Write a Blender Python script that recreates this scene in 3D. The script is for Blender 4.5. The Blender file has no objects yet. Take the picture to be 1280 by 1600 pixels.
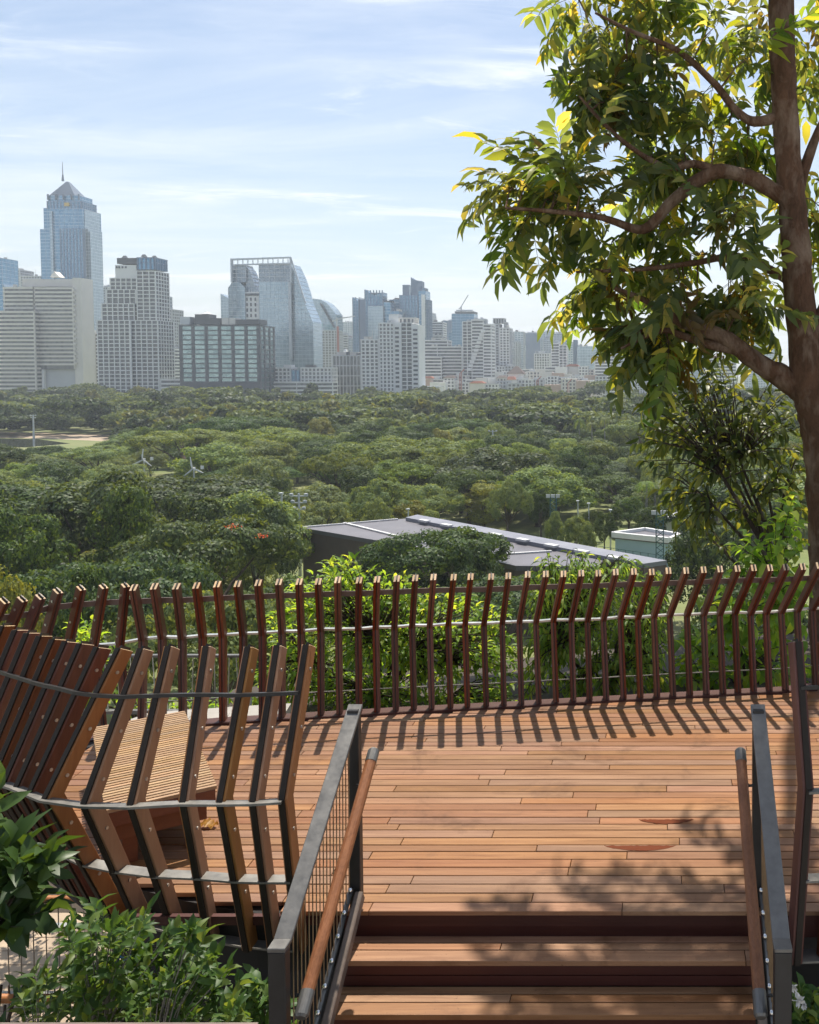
import bpy, math, random
import numpy as np
from mathutils import Vector, Matrix, noise as mnoise
R = math.radians
random.seed(7)

# ------------------------------------------------------------------ camera, sky, sun, exposure
F, PX0, HORIZ, CAMZ, PITCH = 1450.0, 1030.0, 580.0, 3.3, R(2.5)
SHX = (640.0 - PX0) / 1600.0
SHY = -((800.0 - F * math.tan(PITCH)) - HORIZ) / 1600.0
SUN_EL, SUN_AZ = R(66.0), R(-1.0)          # azimuth from +Y towards +X
scene = bpy.context.scene
cam_data = bpy.data.cameras.new('camera')
cam_data.sensor_fit = 'VERTICAL'
cam_data.sensor_height = 36.0
cam_data.lens = F * 36.0 / 1600.0
cam_data.shift_x = SHX
cam_data.shift_y = SHY
cam_data.clip_start = 0.05
cam_data.clip_end = 20000
cam = bpy.data.objects.new('camera', cam_data)
cam.location = (0, 0, CAMZ)
cam.rotation_euler = (R(90) - PITCH, 0, 0)
scene.collection.objects.link(cam)
scene.camera = cam

world = bpy.data.worlds.new('World')
scene.world = world
world.use_nodes = True
nt = world.node_tree
nt.nodes.clear()
out = nt.nodes.new('ShaderNodeOutputWorld')
bg = nt.nodes.new('ShaderNodeBackground')
bg.inputs[1].default_value = 0.100
sky = nt.nodes.new('ShaderNodeTexSky')
sky.sky_type = 'NISHITA'
sky.sun_disc = False
sky.sun_elevation = SUN_EL
sky.sun_rotation = SUN_AZ
sky.air_density = 1.0
sky.dust_density = 1.0
sky.ozone_density = 0.7
tc = nt.nodes.new('ShaderNodeTexCoord')
sep = nt.nodes.new('ShaderNodeSeparateXYZ')
nt.links.new(tc.outputs['Generated'], sep.inputs[0])
def wmath(op, a, b=None, clamp=False):
    n = nt.nodes.new('ShaderNodeMath'); n.operation = op; n.use_clamp = clamp
    for k, v in enumerate((a, b)):
        if v is None: continue
        if isinstance(v, (int, float)): n.inputs[k].default_value = v
        else: nt.links.new(v, n.inputs[k])
    return n.outputs[0]
zc = wmath('ADD', wmath('MAXIMUM', sep.outputs[2], 0.0), 0.10)
cu = wmath('DIVIDE', sep.outputs[0], zc)
cv = wmath('DIVIDE', sep.outputs[1], zc)
comb = nt.nodes.new('ShaderNodeCombineXYZ')
# cirrus lie in streaks running across the view, tilted a little
nt.links.new(wmath('ADD', wmath('MULTIPLY', cu, 0.55), wmath('MULTIPLY', cv, 0.10)), comb.inputs[0])
nt.links.new(wmath('ADD', wmath('MULTIPLY', cv, 1.35), wmath('MULTIPLY', cu, -0.20)), comb.inputs[1])
comb.inputs[2].default_value = 4.3
def wnoise(scale, detail, rough, dist, off):
    mp = nt.nodes.new('ShaderNodeMapping'); mp.inputs['Location'].default_value = off
    nt.links.new(comb.outputs[0], mp.inputs[0])
    n = nt.nodes.new('ShaderNodeTexNoise'); n.inputs['Scale'].default_value = scale
    n.inputs['Detail'].default_value = detail; n.inputs['Roughness'].default_value = rough
    n.inputs['Distortion'].default_value = dist
    nt.links.new(mp.outputs[0], n.inputs['Vector'])
    return n.outputs['Fac']
def wramp(fac, a, b):
    n = nt.nodes.new('ShaderNodeMapRange'); n.interpolation_type = 'SMOOTHSTEP'
    n.inputs['From Min'].default_value = a; n.inputs['From Max'].default_value = b
    nt.links.new(fac, n.inputs['Value']); return n.outputs[0]
veil = wramp(wnoise(0.9, 7, 0.58, 0.6, (1.7, 0.2, 0)), 0.36, 0.70)
wisp = wmath('MULTIPLY', wramp(wnoise(2.6, 10, 0.66, 0.7, (3.1, 5.4, 0)), 0.47, 0.72), wramp(wnoise(0.8, 4, 0.5, 0.3, (5.2, 2.4, 2)), 0.44, 0.60))
low = wmath('SUBTRACT', 1.0, wramp(sep.outputs[2], 0.0, 0.26))        # whiter air low down
cl = wmath('ADD', wmath('MULTIPLY', veil, 0.46), wmath('MULTIPLY', wisp, 0.95))
cl = wmath('ADD', cl, wmath('MULTIPLY', low, 0.38))
cl = wmath('MINIMUM', cl, 0.93)
mix = nt.nodes.new('ShaderNodeMix'); mix.data_type = 'RGBA'
nt.links.new(cl, mix.inputs['Factor'])
nt.links.new(sky.outputs[0], mix.inputs['A'])
mix.inputs['B'].default_value = (7.9, 8.15, 8.35, 1)
nt.links.new(mix.outputs['Result'], bg.inputs[0])
nt.links.new(bg.outputs[0], out.inputs[0])

sd = bpy.data.lights.new('sun', 'SUN')
sd.energy = 4.8
sd.angle = R(0.53)
sd.color = (1.0, 0.93, 0.82)
sun = bpy.data.objects.new('sun', sd)
sdir = Vector((math.sin(SUN_AZ) * math.cos(SUN_EL), math.cos(SUN_AZ) * math.cos(SUN_EL), math.sin(SUN_EL)))
sun.rotation_euler = sdir.to_track_quat('Z', 'Y').to_euler()
sun.location = sdir * 60
scene.collection.objects.link(sun)
scene.view_settings.view_transform = 'Standard'
scene.view_settings.look = 'None'
scene.view_settings.exposure = 0.55
scene.view_settings.gamma = 1.0
scene.view_settings.use_curve_mapping = False
scene.cycles.max_bounces = 5
scene.cycles.diffuse_bounces = 2
scene.cycles.glossy_bounces = 2
scene.cycles.transmission_bounces = 3
scene.cycles.use_light_tree = False
scene.cycles.caustics_reflective = False
scene.cycles.caustics_refractive = False
scene.cycles.transparent_max_bounces = 8
scene.cycles.volume_bounces = 0

# ------------------------------------------------------------------ pixel (1280x1600 photograph) to world
cp, sp_ = math.cos(PITCH), math.sin(PITCH)
def ray(px, py):
    xc = (px - PX0) / F
    yc = -(py - (HORIZ + F * math.tan(PITCH))) / F
    return Vector((xc, cp + sp_ * yc, -sp_ + cp * yc))
def at_z(px, py, z):
    d = ray(px, py); t = (z - CAMZ) / d.z
    return Vector((d.x * t, d.y * t, z))
def at_y(px, py, Y):
    d = ray(px, py); t = Y / d.y
    return Vector((d.x * t, Y, CAMZ + d.z * t))

# ------------------------------------------------------------------ objects
COL = scene.collection
ORG = {}
def tag(o, label=None, cat=None, group=None, kind=None):
    if label: o['label'] = label
    if cat: o['category'] = cat
    if group: o['group'] = group
    if kind: o['kind'] = kind
    return o
def empty(name, loc, label=None, cat=None, group=None, kind=None):
    o = bpy.data.objects.new(name, None)
    o.empty_display_size = 0.2
    o.location = loc
    COL.objects.link(o)
    ORG[o.name] = Vector(loc)
    return tag(o, label, cat, group, kind)
def link_mesh(name, me, parent=None, loc=None):
    o = bpy.data.objects.new(name, me)
    COL.objects.link(o)
    if parent is not None:
        o.parent = parent
        ORG[o.name] = ORG[parent.name]
    elif loc is not None:
        o.location = loc
        ORG[o.name] = Vector(loc)
    else:
        ORG[o.name] = Vector((0, 0, 0))
    return o

class MB:
    def __init__(s): s.v = []; s.f = []; s.m = []
    def poly(s, pts, faces, m=0):
        b = len(s.v); s.v += [tuple(p) for p in pts]
        for f in faces: s.f.append(tuple(b + i for i in f)); s.m.append(m)
    def frame_box(s, c, ax, ay, az, m=0):
        c = Vector(c); P = []
        for k in (-1, 1):
            for j in (-1, 1):
                for i in (-1, 1): P.append(c + ax * i + ay * j + az * k)
        s.poly(P, [(0, 2, 3, 1), (4, 5, 7, 6), (0, 1, 5, 4), (2, 6, 7, 3), (0, 4, 6, 2), (1, 3, 7, 5)], m)
    def box(s, x0, x1, y0, y1, z0, z1, m=0):
        s.frame_box(((x0+x1)/2, (y0+y1)/2, (z0+z1)/2), Vector(((x1-x0)/2, 0, 0)), Vector((0, (y1-y0)/2, 0)), Vector((0, 0, (z1-z0)/2)), m)
    def bar(s, a, b, w, h, up=Vector((0, 0, 1)), m=0):
        a, b = Vector(a), Vector(b); d = (b - a); L = d.length
        if L < 1e-6: return
        d /= L; sx = d.cross(up)
        if sx.length < 1e-4: sx = d.cross(Vector((0, 1, 0)))
        sx.normalize(); u = sx.cross(d)
        s.frame_box((a + b) / 2, d * (L / 2), sx * (w / 2), u * (h / 2), m)
    def tube(s, pts, radii, n=8, m=0, cap=True):
        pts = [Vector(p) for p in pts]
        if isinstance(radii, (int, float)): radii = [radii] * len(pts)
        base = len(s.v); prev = None
        for i, p in enumerate(pts):
            d = (pts[min(i+1, len(pts)-1)] - pts[max(i-1, 0)])
            if d.length < 1e-9: d = Vector((0, 0, 1))
            d.normalize()
            if prev is None:
                a = d.cross(Vector((0, 0, 1)))
                if a.length < 1e-3: a = d.cross(Vector((1, 0, 0)))
            else:
                a = prev - d * prev.dot(d)
            a.normalize(); prev = a; b = d.cross(a)
            for k in range(n):
                t = 2 * math.pi * k / n
                s.v.append(tuple(p + (a * math.cos(t) + b * math.sin(t)) * radii[i]))
        for i in range(len(pts) - 1):
            for k in range(n):
                q = base + i * n
                s.f.append((q + k, q + (k+1) % n, q + n + (k+1) % n, q + n + k)); s.m.append(m)
        if cap:
            s.f.append(tuple(base + k for k in reversed(range(n)))); s.m.append(m)
            q = base + (len(pts) - 1) * n
            s.f.append(tuple(q + k for k in range(n))); s.m.append(m)
    def prism(s, poly, ext, m=0, mcap=None):
        """closed polygon (3-D points) pushed along the vector ext"""
        n = len(poly); P = [Vector(p) for p in poly]; Q = [p + ext for p in P]
        b = len(s.v); s.v += [tuple(p) for p in P + Q]
        s.f.append(tuple(b + i for i in reversed(range(n)))); s.m.append(m)
        s.f.append(tuple(b + n + i for i in range(n))); s.m.append(m)
        for i in range(n):
            j = (i + 1) % n
            s.f.append((b + i, b + j, b + n + j, b + n + i)); s.m.append(m if mcap is None or i not in mcap else 1)
    def build(s, name, mat, parent=None, loc=None, smooth=False, bevel=0):
        me = bpy.data.meshes.new(name)
        if parent is not None: o0 = ORG[parent.name]
        elif loc is not None: o0 = Vector(loc)
        else: o0 = Vector((0, 0, 0))
        me.from_pydata([(v[0]-o0.x, v[1]-o0.y, v[2]-o0.z) for v in s.v], [], s.f)
        mats = mat if isinstance(mat, (list, tuple)) else [mat]
        for mm in mats: me.materials.append(mm)
        if len(mats) > 1: me.polygons.foreach_set('material_index', s.m)
        if smooth: me.polygons.foreach_set('use_smooth', [True] * len(me.polygons))
        me.update()
        o = link_mesh(name, me, parent, loc)
        if bevel:
            bv = o.modifiers.new('bevel', 'BEVEL'); bv.width = bevel; bv.segments = 1; bv.limit_method = 'ANGLE'
        return o

def np_mesh(name, verts, quads, mats, midx=None, smooth=False):
    me = bpy.data.meshes.new(name)
    k = quads.shape[1]
    me.vertices.add(len(verts)); me.vertices.foreach_set('co', np.ascontiguousarray(verts, dtype=np.float32).ravel())
    me.loops.add(quads.size); me.loops.foreach_set('vertex_index', np.ascontiguousarray(quads, dtype=np.int32).ravel())
    me.polygons.add(len(quads))
    me.polygons.foreach_set('loop_start', np.arange(0, quads.size, k, dtype=np.int32))
    for mm in mats: me.materials.append(mm)
    if midx is not None: me.polygons.foreach_set('material_index', np.ascontiguousarray(midx, dtype=np.int32))
    if smooth: me.polygons.foreach_set('use_smooth', np.ones(len(quads), dtype=bool))
    me.update(calc_edges=True)
    return me

# ------------------------------------------------------------------ materials
MATS = {}
def new_mat(name):
    m = bpy.data.materials.new(name); m.use_nodes = True
    t = m.node_tree; t.nodes.clear()
    o = t.nodes.new('ShaderNodeOutputMaterial'); MATS[name] = m
    return m, t, o
def N(t, typ, **kw):
    n = t.nodes.new(typ)
    for k, v in kw.items(): setattr(n, k, v)
    return n
def setin(t, node, key, v):
    if isinstance(v, bpy.types.NodeSocket): t.links.new(v, node.inputs[key])
    else: node.inputs[key].default_value = v
def tmath(t, op, a, b=None, clamp=False):
    n = N(t, 'ShaderNodeMath', operation=op, use_clamp=clamp); setin(t, n, 0, a)
    if b is not None: setin(t, n, 1, b)
    return n.outputs[0]
def tmix(t, fac, a, b, blend='MIX'):
    n = N(t, 'ShaderNodeMix', data_type='RGBA', blend_type=blend)
    setin(t, n, 'Factor', fac); setin(t, n, 'A', a); setin(t, n, 'B', b)
    return n.outputs['Result']
def tnoise(t, vec, scale, detail=4, rough=0.55, dist=0.0):
    n = N(t, 'ShaderNodeTexNoise'); setin(t, n, 'Scale', scale); setin(t, n, 'Detail', detail)
    setin(t, n, 'Roughness', rough); setin(t, n, 'Distortion', dist)
    if vec is not None: t.links.new(vec, n.inputs['Vector'])
    return n.outputs['Fac']
def tramp(t, fac, a, b, lo=0.0, hi=1.0):
    n = N(t, 'ShaderNodeMapRange'); setin(t, n, 'Value', fac); setin(t, n, 'From Min', a); setin(t, n, 'From Max', b)
    setin(t, n, 'To Min', lo); setin(t, n, 'To Max', hi); return n.outputs[0]
def tcoord(t, which='Object', scale=(1, 1, 1), jitter=0.0):
    c = N(t, 'ShaderNodeTexCoord'); mp = N(t, 'ShaderNodeMapping'); mp.inputs['Scale'].default_value = scale
    t.links.new(c.outputs[which], mp.inputs[0])
    if jitter:
        oi = N(t, 'ShaderNodeObjectInfo'); cb = N(t, 'ShaderNodeCombineXYZ')
        for k, f in enumerate((1.0, 0.61, 0.37)): setin(t, cb, k, tmath(t, 'MULTIPLY', oi.outputs['Random'], jitter * f))
        t.links.new(cb.outputs[0], mp.inputs['Location'])
    return mp.outputs[0]
def c4(c): return (c[0], c[1], c[2], 1.0)
def principled(t, o, col, rough=0.6, metal=0.0, bump=None, bstr=0.3, bdist=0.01, spec=0.5):
    p = N(t, 'ShaderNodeBsdfPrincipled'); setin(t, p, 'Base Color', col); setin(t, p, 'Roughness', rough)
    setin(t, p, 'Metallic', metal); setin(t, p, 'Specular IOR Level', spec)
    if bump is not None:
        b = N(t, 'ShaderNodeBump'); setin(t, b, 'Strength', bstr); setin(t, b, 'Distance', bdist); setin(t, b, 'Height', bump)
        t.links.new(b.outputs[0], p.inputs['Normal'])
    t.links.new(p.outputs[0], o.inputs[0]); return p

def wood(name, c1, c2, axis=0, rough=0.55, rnd=0.35, stain=0.0, grain=30.0, spec=0.35):
    m, t, o = new_mat(name)
    sc = [grain, grain, grain]; sc[axis] = grain * 0.06
    v = tcoord(t, 'Object', tuple(sc), 40.0)
    g = tnoise(t, v, 1.0, 6, 0.65, 0.6)
    sc2 = [2.5] * 3; sc2[axis] = 0.7
    v2 = tcoord(t, 'Object', tuple(sc2), 23.0)
    b = tnoise(t, v2, 1.0, 3, 0.5)
    col = tmix(t, tramp(t, g, 0.3, 0.72), c4(c1), c4(c2))
    col = tmix(t, tramp(t, b, 0.35, 0.7, 0.0, 0.45), col, c4([x * 0.62 for x in c1]))
    oi = N(t, 'ShaderNodeObjectInfo')
    hs = N(t, 'ShaderNodeHueSaturation')
    setin(t, hs, 'Value', tramp(t, oi.outputs['Random'], 0, 1, 1 - rnd, 1 + rnd * 0.8))
    r2 = tmath(t, 'FRACT', tmath(t, 'MULTIPLY', oi.outputs['Random'], 17.3))
    setin(t, hs, 'Saturation', tramp(t, r2, 0, 1, 1 - rnd * 0.9, 1 + rnd * 0.3))
    r3 = tmath(t, 'FRACT', tmath(t, 'MULTIPLY', oi.outputs['Random'], 53.7))
    setin(t, hs, 'Hue', tramp(t, r3, 0, 1, 0.5 - 0.012 * min(1, rnd * 3), 0.5 + 0.008 * min(1, rnd * 3)))
    setin(t, hs, 'Color', col); col = hs.outputs[0]
    if stain:
        w = tcoord(t, 'Generated') if False else None
        geo = N(t, 'ShaderNodeNewGeometry')
        s = tnoise(t, geo.outputs['Position'], 1.7, 6, 0.65, 0.5)
        col = tmix(t, tramp(t, s, 0.56, 0.72, 0.0, stain), col, c4([x * 0.5 for x in c1]))
        s2 = tnoise(t, geo.outputs['Position'], 55.0, 3, 0.6)
        col = tmix(t, tramp(t, s2, 0.66, 0.74, 0.0, stain), col, c4([x * 0.4 for x in c1]))
    rg = tramp(t, g, 0.2, 0.8, rough - 0.1, rough + 0.15)
    principled(t, o, col, rg, 0, g, 0.35, 0.002, spec=spec)
    return m
wood('deck_wood', (0.205, 0.086, 0.031), (0.345, 0.170, 0.070), 0, 0.5, 0.18, 0.8, 30)
wood('post_wood', (0.115, 0.029, 0.010), (0.200, 0.058, 0.019), 2, 0.5, 0.3, 0.0, 26)
wood('honey_wood', (0.33, 0.140, 0.046), (0.46, 0.215, 0.075), 2, 0.5, 0.22, 0.0, 26)
wood('end_grain', (0.55, 0.37, 0.20), (0.66, 0.47, 0.28), 2, 0.7, 0.15, 0.0, 60)
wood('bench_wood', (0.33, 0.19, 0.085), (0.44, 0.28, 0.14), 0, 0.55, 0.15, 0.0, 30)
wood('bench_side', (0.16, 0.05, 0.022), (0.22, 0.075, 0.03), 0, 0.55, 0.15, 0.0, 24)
wood('riser_wood', (0.055, 0.012, 0.008), (0.085, 0.022, 0.013), 0, 0.55, 0.15, 0.0, 24)  # darkened so that the shade on the risers is put into the colour
wood('rail_wood', (0.17, 0.062, 0.022), (0.30, 0.125, 0.048), 1, 0.5, 0.1, 0.0, 55)

def plain(name, c, rough=0.5, metal=0.0, var=0.25, scale=3.0, spec=0.5, bump=0.15):
    m, t, o = new_mat(name)
    n = tnoise(t, tcoord(t, 'Object', (scale,) * 3, 9.0), 1.0, 6, 0.6)
    col = tmix(t, tramp(t, n, 0.3, 0.75), c4([x * (1 - var) for x in c]), c4([min(1, x * (1 + var * 0.6)) for x in c]))
    principled(t, o, col, tramp(t, n, 0.2, 0.8, max(0.05, rough - 0.12), min(1, rough + 0.12)), metal, n, bump, 0.01, spec=spec)
    return m
plain('steel_grey', (0.16, 0.155, 0.145), 0.45, 0.6, 0.25, 14)
plain('steel_dark', (0.030, 0.028, 0.027), 0.45, 0.3, 0.3, 12)
plain('shade_strip_dark', (0.030, 0.022, 0.016), 0.6, 0.2, 0.35, 12, 0.3)  # near-black colour that stands for the shaded outer edges of the posts
plain('steel_edge', (0.22, 0.21, 0.19), 0.5, 0.5, 0.35, 9)
plain('steel_pale', (0.55, 0.55, 0.52), 0.35, 0.8, 0.2, 9)
plain('flat_rail', (0.17, 0.125, 0.10), 0.5, 0.3, 0.25, 9)
plain('wire', (0.22, 0.16, 0.10), 0.35, 0.8, 0.2, 20)
plain('chrome', (0.75, 0.75, 0.75), 0.15, 1.0, 0.1, 20)
plain('bark_stringer', (0.15, 0.11, 0.085), 0.6, 0.0, 0.35, 12)
plain('concrete', (0.36, 0.34, 0.31), 0.85, 0, 0.25, 2.5)
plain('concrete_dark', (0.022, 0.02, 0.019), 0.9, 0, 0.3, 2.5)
plain('soil', (0.06, 0.045, 0.03), 0.95, 0, 0.4, 6)
plain('paving', (0.40, 0.31, 0.22), 0.85, 0, 0.3, 3)
plain('white_paint', (0.74, 0.74, 0.73), 0.5, 0, 0.1, 1.0)
plain('blue_rope', (0.02, 0.22, 0.55), 0.6, 0, 0.2, 30)
plain('petal', (0.75, 0.72, 0.66), 0.7, 0, 0.15, 30)

def leafmat(name, c1, c2, c3=None, trans=0.45, gloss=0.35, rough=0.45, vscale=0.0, rnd=0.25, island=True, tc=None):
    """c1..c2 by leaf, c3 an occasional odd leaf; light shines through"""
    m, t, o = new_mat(name)
    if island:
        geo = N(t, 'ShaderNodeNewGeometry'); ri = geo.outputs['Random Per Island']
    else:
        ri = tnoise(t, tcoord(t, 'Object', (vscale,) * 3, 31.0), 1.0, 3, 0.7)
        ri = tramp(t, ri, 0.3, 0.7)
    col = tmix(t, ri, c4(c1), c4(c2))
    if c3 is not None:
        f = tmath(t, 'FRACT', tmath(t, 'MULTIPLY', ri, 13.7))
        col = tmix(t, tramp(t, f, 0.72, 0.95), col, c4(c3))
    oi = N(t, 'ShaderNodeObjectInfo')
    hs = N(t, 'ShaderNodeHueSaturation')
    setin(t, hs, 'Value', tramp(t, oi.outputs['Random'], 0, 1, 1 - rnd, 1 + rnd))
    r2 = tmath(t, 'FRACT', tmath(t, 'MULTIPLY', oi.outputs['Random'], 17.3))
    setin(t, hs, 'Hue', tramp(t, r2, 0, 1, 0.5 - 0.022 * rnd * 3, 0.5 + 0.022 * rnd * 3))
    r3 = tmath(t, 'FRACT', tmath(t, 'MULTIPLY', oi.outputs['Random'], 71.3))
    setin(t, hs, 'Saturation', tramp(t, r3, 0, 1, 1 - rnd * 0.9, 1 + rnd * 0.2))
    setin(t, hs, 'Color', col); col = hs.outputs[0]
    p = N(t, 'ShaderNodeBsdfPrincipled'); setin(t, p, 'Base Color', col); setin(t, p, 'Roughness', rough)
    setin(t, p, 'Specular IOR Level', gloss)
    tr = N(t, 'ShaderNodeBsdfTranslucent')
    k = 1.5 if tc is None else tc
    tcol = N(t, 'ShaderNodeMix', data_type='RGBA', blend_type='MULTIPLY'); setin(t, tcol, 'Factor', 1.0)
    setin(t, tcol, 'A', col); setin(t, tcol, 'B', (1.7 * k, 1.35 * k, 0.5 * k, 1))
    t.links.new(tcol.outputs['Result'], tr.inputs[0])
    mx = N(t, 'ShaderNodeMixShader'); setin(t, mx, 0, trans)
    t.links.new(p.outputs[0], mx.inputs[1]); t.links.new(tr.outputs[0], mx.inputs[2])
    t.links.new(mx.outputs[0], o.inputs[0])
    return m
leafmat('leaf_park_dark', (0.016, 0.038, 0.008), (0.088, 0.146, 0.029), None, 0.3, 0.25, 0.55, rnd=0.22)
leafmat('leaf_park_mid', (0.052, 0.098, 0.016), (0.18, 0.252, 0.045), None, 0.35, 0.25, 0.55, rnd=0.25)
leafmat('leaf_park_pale', (0.1, 0.155, 0.05), (0.2, 0.27, 0.095), None, 0.35, 0.2, 0.6, rnd=0.2)
leafmat('leaf_park_yellow', (0.1, 0.125, 0.016), (0.21, 0.235, 0.036), None, 0.35, 0.25, 0.55, rnd=0.2)
leafmat('leaf_bright', (0.085, 0.175, 0.024), (0.185, 0.30, 0.05), (0.27, 0.34, 0.06), 0.55, 0.35, 0.45, rnd=0.1, tc=2.1)
leafmat('leaf_bush', (0.035, 0.085, 0.022), (0.085, 0.155, 0.040), (0.14, 0.20, 0.05), 0.42, 0.28, 0.45, rnd=0.1)
leafmat('leaf_large', (0.022, 0.052, 0.012), (0.055, 0.10, 0.022), None, 0.35, 0.4, 0.42, rnd=0.1)
leafmat('leaf_dusky', (0.030, 0.054, 0.016), (0.075, 0.105, 0.030), (0.16, 0.18, 0.04), 0.40, 0.4, 0.42, rnd=0.1, tc=1.9)
leafmat('leaf_tree', (0.036, 0.074, 0.014), (0.10, 0.15, 0.022), (0.28, 0.25, 0.025), 0.52, 0.4, 0.42, rnd=0.35, tc=2.5)
leafmat('flame_flower', (0.65, 0.06, 0.01), (0.75, 0.14, 0.02), None, 0.3, 0.2, 0.6, rnd=0.05)

def barkmat(name, c1, c2, sx=9.0, sz=2.2):
    m, t, o = new_mat(name)
    v = tcoord(t, 'Object', (sx, sx, sz))
    n = tnoise(t, v, 1.0, 8, 0.7, 0.8)
    v2 = tcoord(t, 'Object', (3.0, 3.0, 1.6)); n2 = tnoise(t, v2, 1.0, 5, 0.6, 0.3)
    v3 = tcoord(t, 'Object', (28, 28, 9)); n3 = tnoise(t, v3, 1.0, 5, 0.7)
    col = tmix(t, tramp(t, n, 0.32, 0.68), c4([x * 0.45 for x in c1]), c4(c1))
    col = tmix(t, tramp(t, n2, 0.5, 0.68), col, c4(c2))
    col = tmix(t, tramp(t, n3, 0.55, 0.75, 0, 0.5), col, c4([x * 0.35 for x in c1]))
    h = tmath(t, 'ADD', n, tmath(t, 'MULTIPLY', n3, 0.6))
    principled(t, o, col, 0.85, 0, h, 1.0, 0.08, spec=0.2)
    return m
barkmat('bark_main', (0.205, 0.108, 0.062), (0.31, 0.215, 0.15), 6.0, 2.6)
barkmat('bark_park', (0.10, 0.075, 0.055), (0.16, 0.13, 0.10), 2.0, 0.6)
barkmat('bark_pale', (0.32, 0.30, 0.26), (0.42, 0.40, 0.36), 2.0, 0.6)

def groundmat():
    m, t, o = new_mat('park_grass')
    v = tcoord(t, 'Object', (1, 1, 1))
    n = tnoise(t, v, 0.03, 6, 0.6); n2 = tnoise(t, v, 0.5, 6, 0.6)
    col = tmix(t, tramp(t, n, 0.35, 0.65), (0.13, 0.17, 0.045, 1), (0.21, 0.21, 0.085, 1))
    col = tmix(t, tramp(t, n2, 0.4, 0.7, 0, 0.5), col, (0.085, 0.11, 0.03, 1))
    principled(t, o, col, 0.9, 0, n2, 0.4, 0.2)
    return m
groundmat()
def roofmat():
    m, t, o = new_mat('hall_roof')
    v = tcoord(t, 'Object', (1, 1, 1))
    w = N(t, 'ShaderNodeTexWave', wave_type='BANDS', bands_direction='X'); setin(t, w, 'Scale', 1.6); t.links.new(v, w.inputs['Vector'])
    n = tnoise(t, v, 0.15, 5, 0.6)
    col = tmix(t, tramp(t, n, 0.3, 0.7), (0.118, 0.114, 0.128, 1), (0.165, 0.158, 0.175, 1))
    col = tmix(t, tramp(t, w.outputs['Fac'], 0.0, 0.25, 0.35, 0.0), col, (0.08, 0.07, 0.08, 1))
    principled(t, o, col, 0.5, 0.1, w.outputs['Fac'], 0.4, 0.05)
roofmat()
plain('roof_strip', (0.20, 0.205, 0.24), 0.5, 0.1, 0.15, 0.3)
plain('roof_flash', (0.55, 0.55, 0.55), 0.5, 0.2, 0.15, 0.3)
plain('clad_brown', (0.13, 0.095, 0.08), 0.7, 0, 0.2, 0.6)
plain('teal_wall', (0.38, 0.52, 0.56), 0.6, 0, 0.12, 0.2)
plain('green_steel', (0.03, 0.10, 0.10), 0.5, 0.2, 0.2, 2)
plain('pole_pale', (0.55, 0.57, 0.58), 0.5, 0.3, 0.1, 2)
plain('tile_red', (0.30, 0.10, 0.055), 0.8, 0, 0.25, 0.4)
plain('tile_dark', (0.10, 0.07, 0.06), 0.8, 0, 0.25, 0.4)

def facade_glass(name, c1, c2, fx=3.2, fz=3.3, rough=0.12, metal=0.35, spec=0.8):
    """panes that differ one from the next"""
    m, t, o = new_mat(name)
    c = N(t, 'ShaderNodeTexCoord'); sx = N(t, 'ShaderNodeSeparateXYZ'); t.links.new(c.outputs['Object'], sx.inputs[0])
    cb = N(t, 'ShaderNodeCombineXYZ')
    setin(t, cb, 0, tmath(t, 'FLOOR', tmath(t, 'DIVIDE', sx.outputs[0], fx)))
    setin(t, cb, 1, tmath(t, 'FLOOR', tmath(t, 'DIVIDE', sx.outputs[1], fx)))
    setin(t, cb, 2, tmath(t, 'FLOOR', tmath(t, 'DIVIDE', sx.outputs[2], fz)))
    wn = N(t, 'ShaderNodeTexWhiteNoise', noise_dimensions='3D'); t.links.new(cb.outputs[0], wn.inputs['Vector'])
    big = tnoise(t, c.outputs['Object'], 0.03, 3, 0.5)
    f = tmath(t, 'ADD', tmath(t, 'MULTIPLY', wn.outputs['Value'], 0.65), tmath(t, 'MULTIPLY', tramp(t, big, 0.3, 0.7), 0.35))
    col = tmix(t, f, c4(c1), c4(c2))
    principled(t, o, col, tramp(t, wn.outputs['Value'], 0, 1, rough, rough + 0.15), metal, spec=spec)
facade_glass('glass_blue', (0.055, 0.19, 0.34), (0.17, 0.36, 0.52), metal=0.6)
facade_glass('glass_teal', (0.12, 0.20, 0.22), (0.45, 0.60, 0.60), 5.5, 3.9, 0.1, 0.6)
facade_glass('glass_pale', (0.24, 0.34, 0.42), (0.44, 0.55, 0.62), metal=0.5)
facade_glass('glass_dark', (0.025, 0.035, 0.045), (0.13, 0.15, 0.16), metal=0.1)
facade_glass('glass_grey', (0.14, 0.19, 0.24), (0.30, 0.36, 0.42), metal=0.5)
facade_glass('glass_room', (0.018, 0.022, 0.03), (0.15, 0.16, 0.17), 2.2, 3.2, 0.25, 0.0)
plain('render_white', (0.82, 0.82, 0.81), 0.8, 0, 0.07, 0.08)
plain('render_cream', (0.74, 0.71, 0.66), 0.8, 0, 0.08, 0.08)
plain('render_grey', (0.55, 0.57, 0.59), 0.8, 0, 0.08, 0.08)
plain('render_blue', (0.13, 0.20, 0.31), 0.6, 0, 0.08, 0.08)
plain('render_dark', (0.085, 0.095, 0.11), 0.6, 0, 0.15, 0.1)
plain('render_pink', (0.52, 0.38, 0.31), 0.8, 0, 0.1, 0.1)
plain('metal_frame', (0.48, 0.52, 0.56), 0.4, 0.3, 0.08, 0.1)
plain('slate_roof', (0.12, 0.16, 0.22), 0.5, 0.2, 0.1, 0.2)
plain('gold', (0.55, 0.36, 0.06), 0.4, 0.5, 0.1, 1)
plain('crane_red', (0.40, 0.12, 0.08), 0.6, 0, 0.1, 1)
plain('net_green', (0.05, 0.35, 0.28), 0.8, 0, 0.1, 1)
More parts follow.
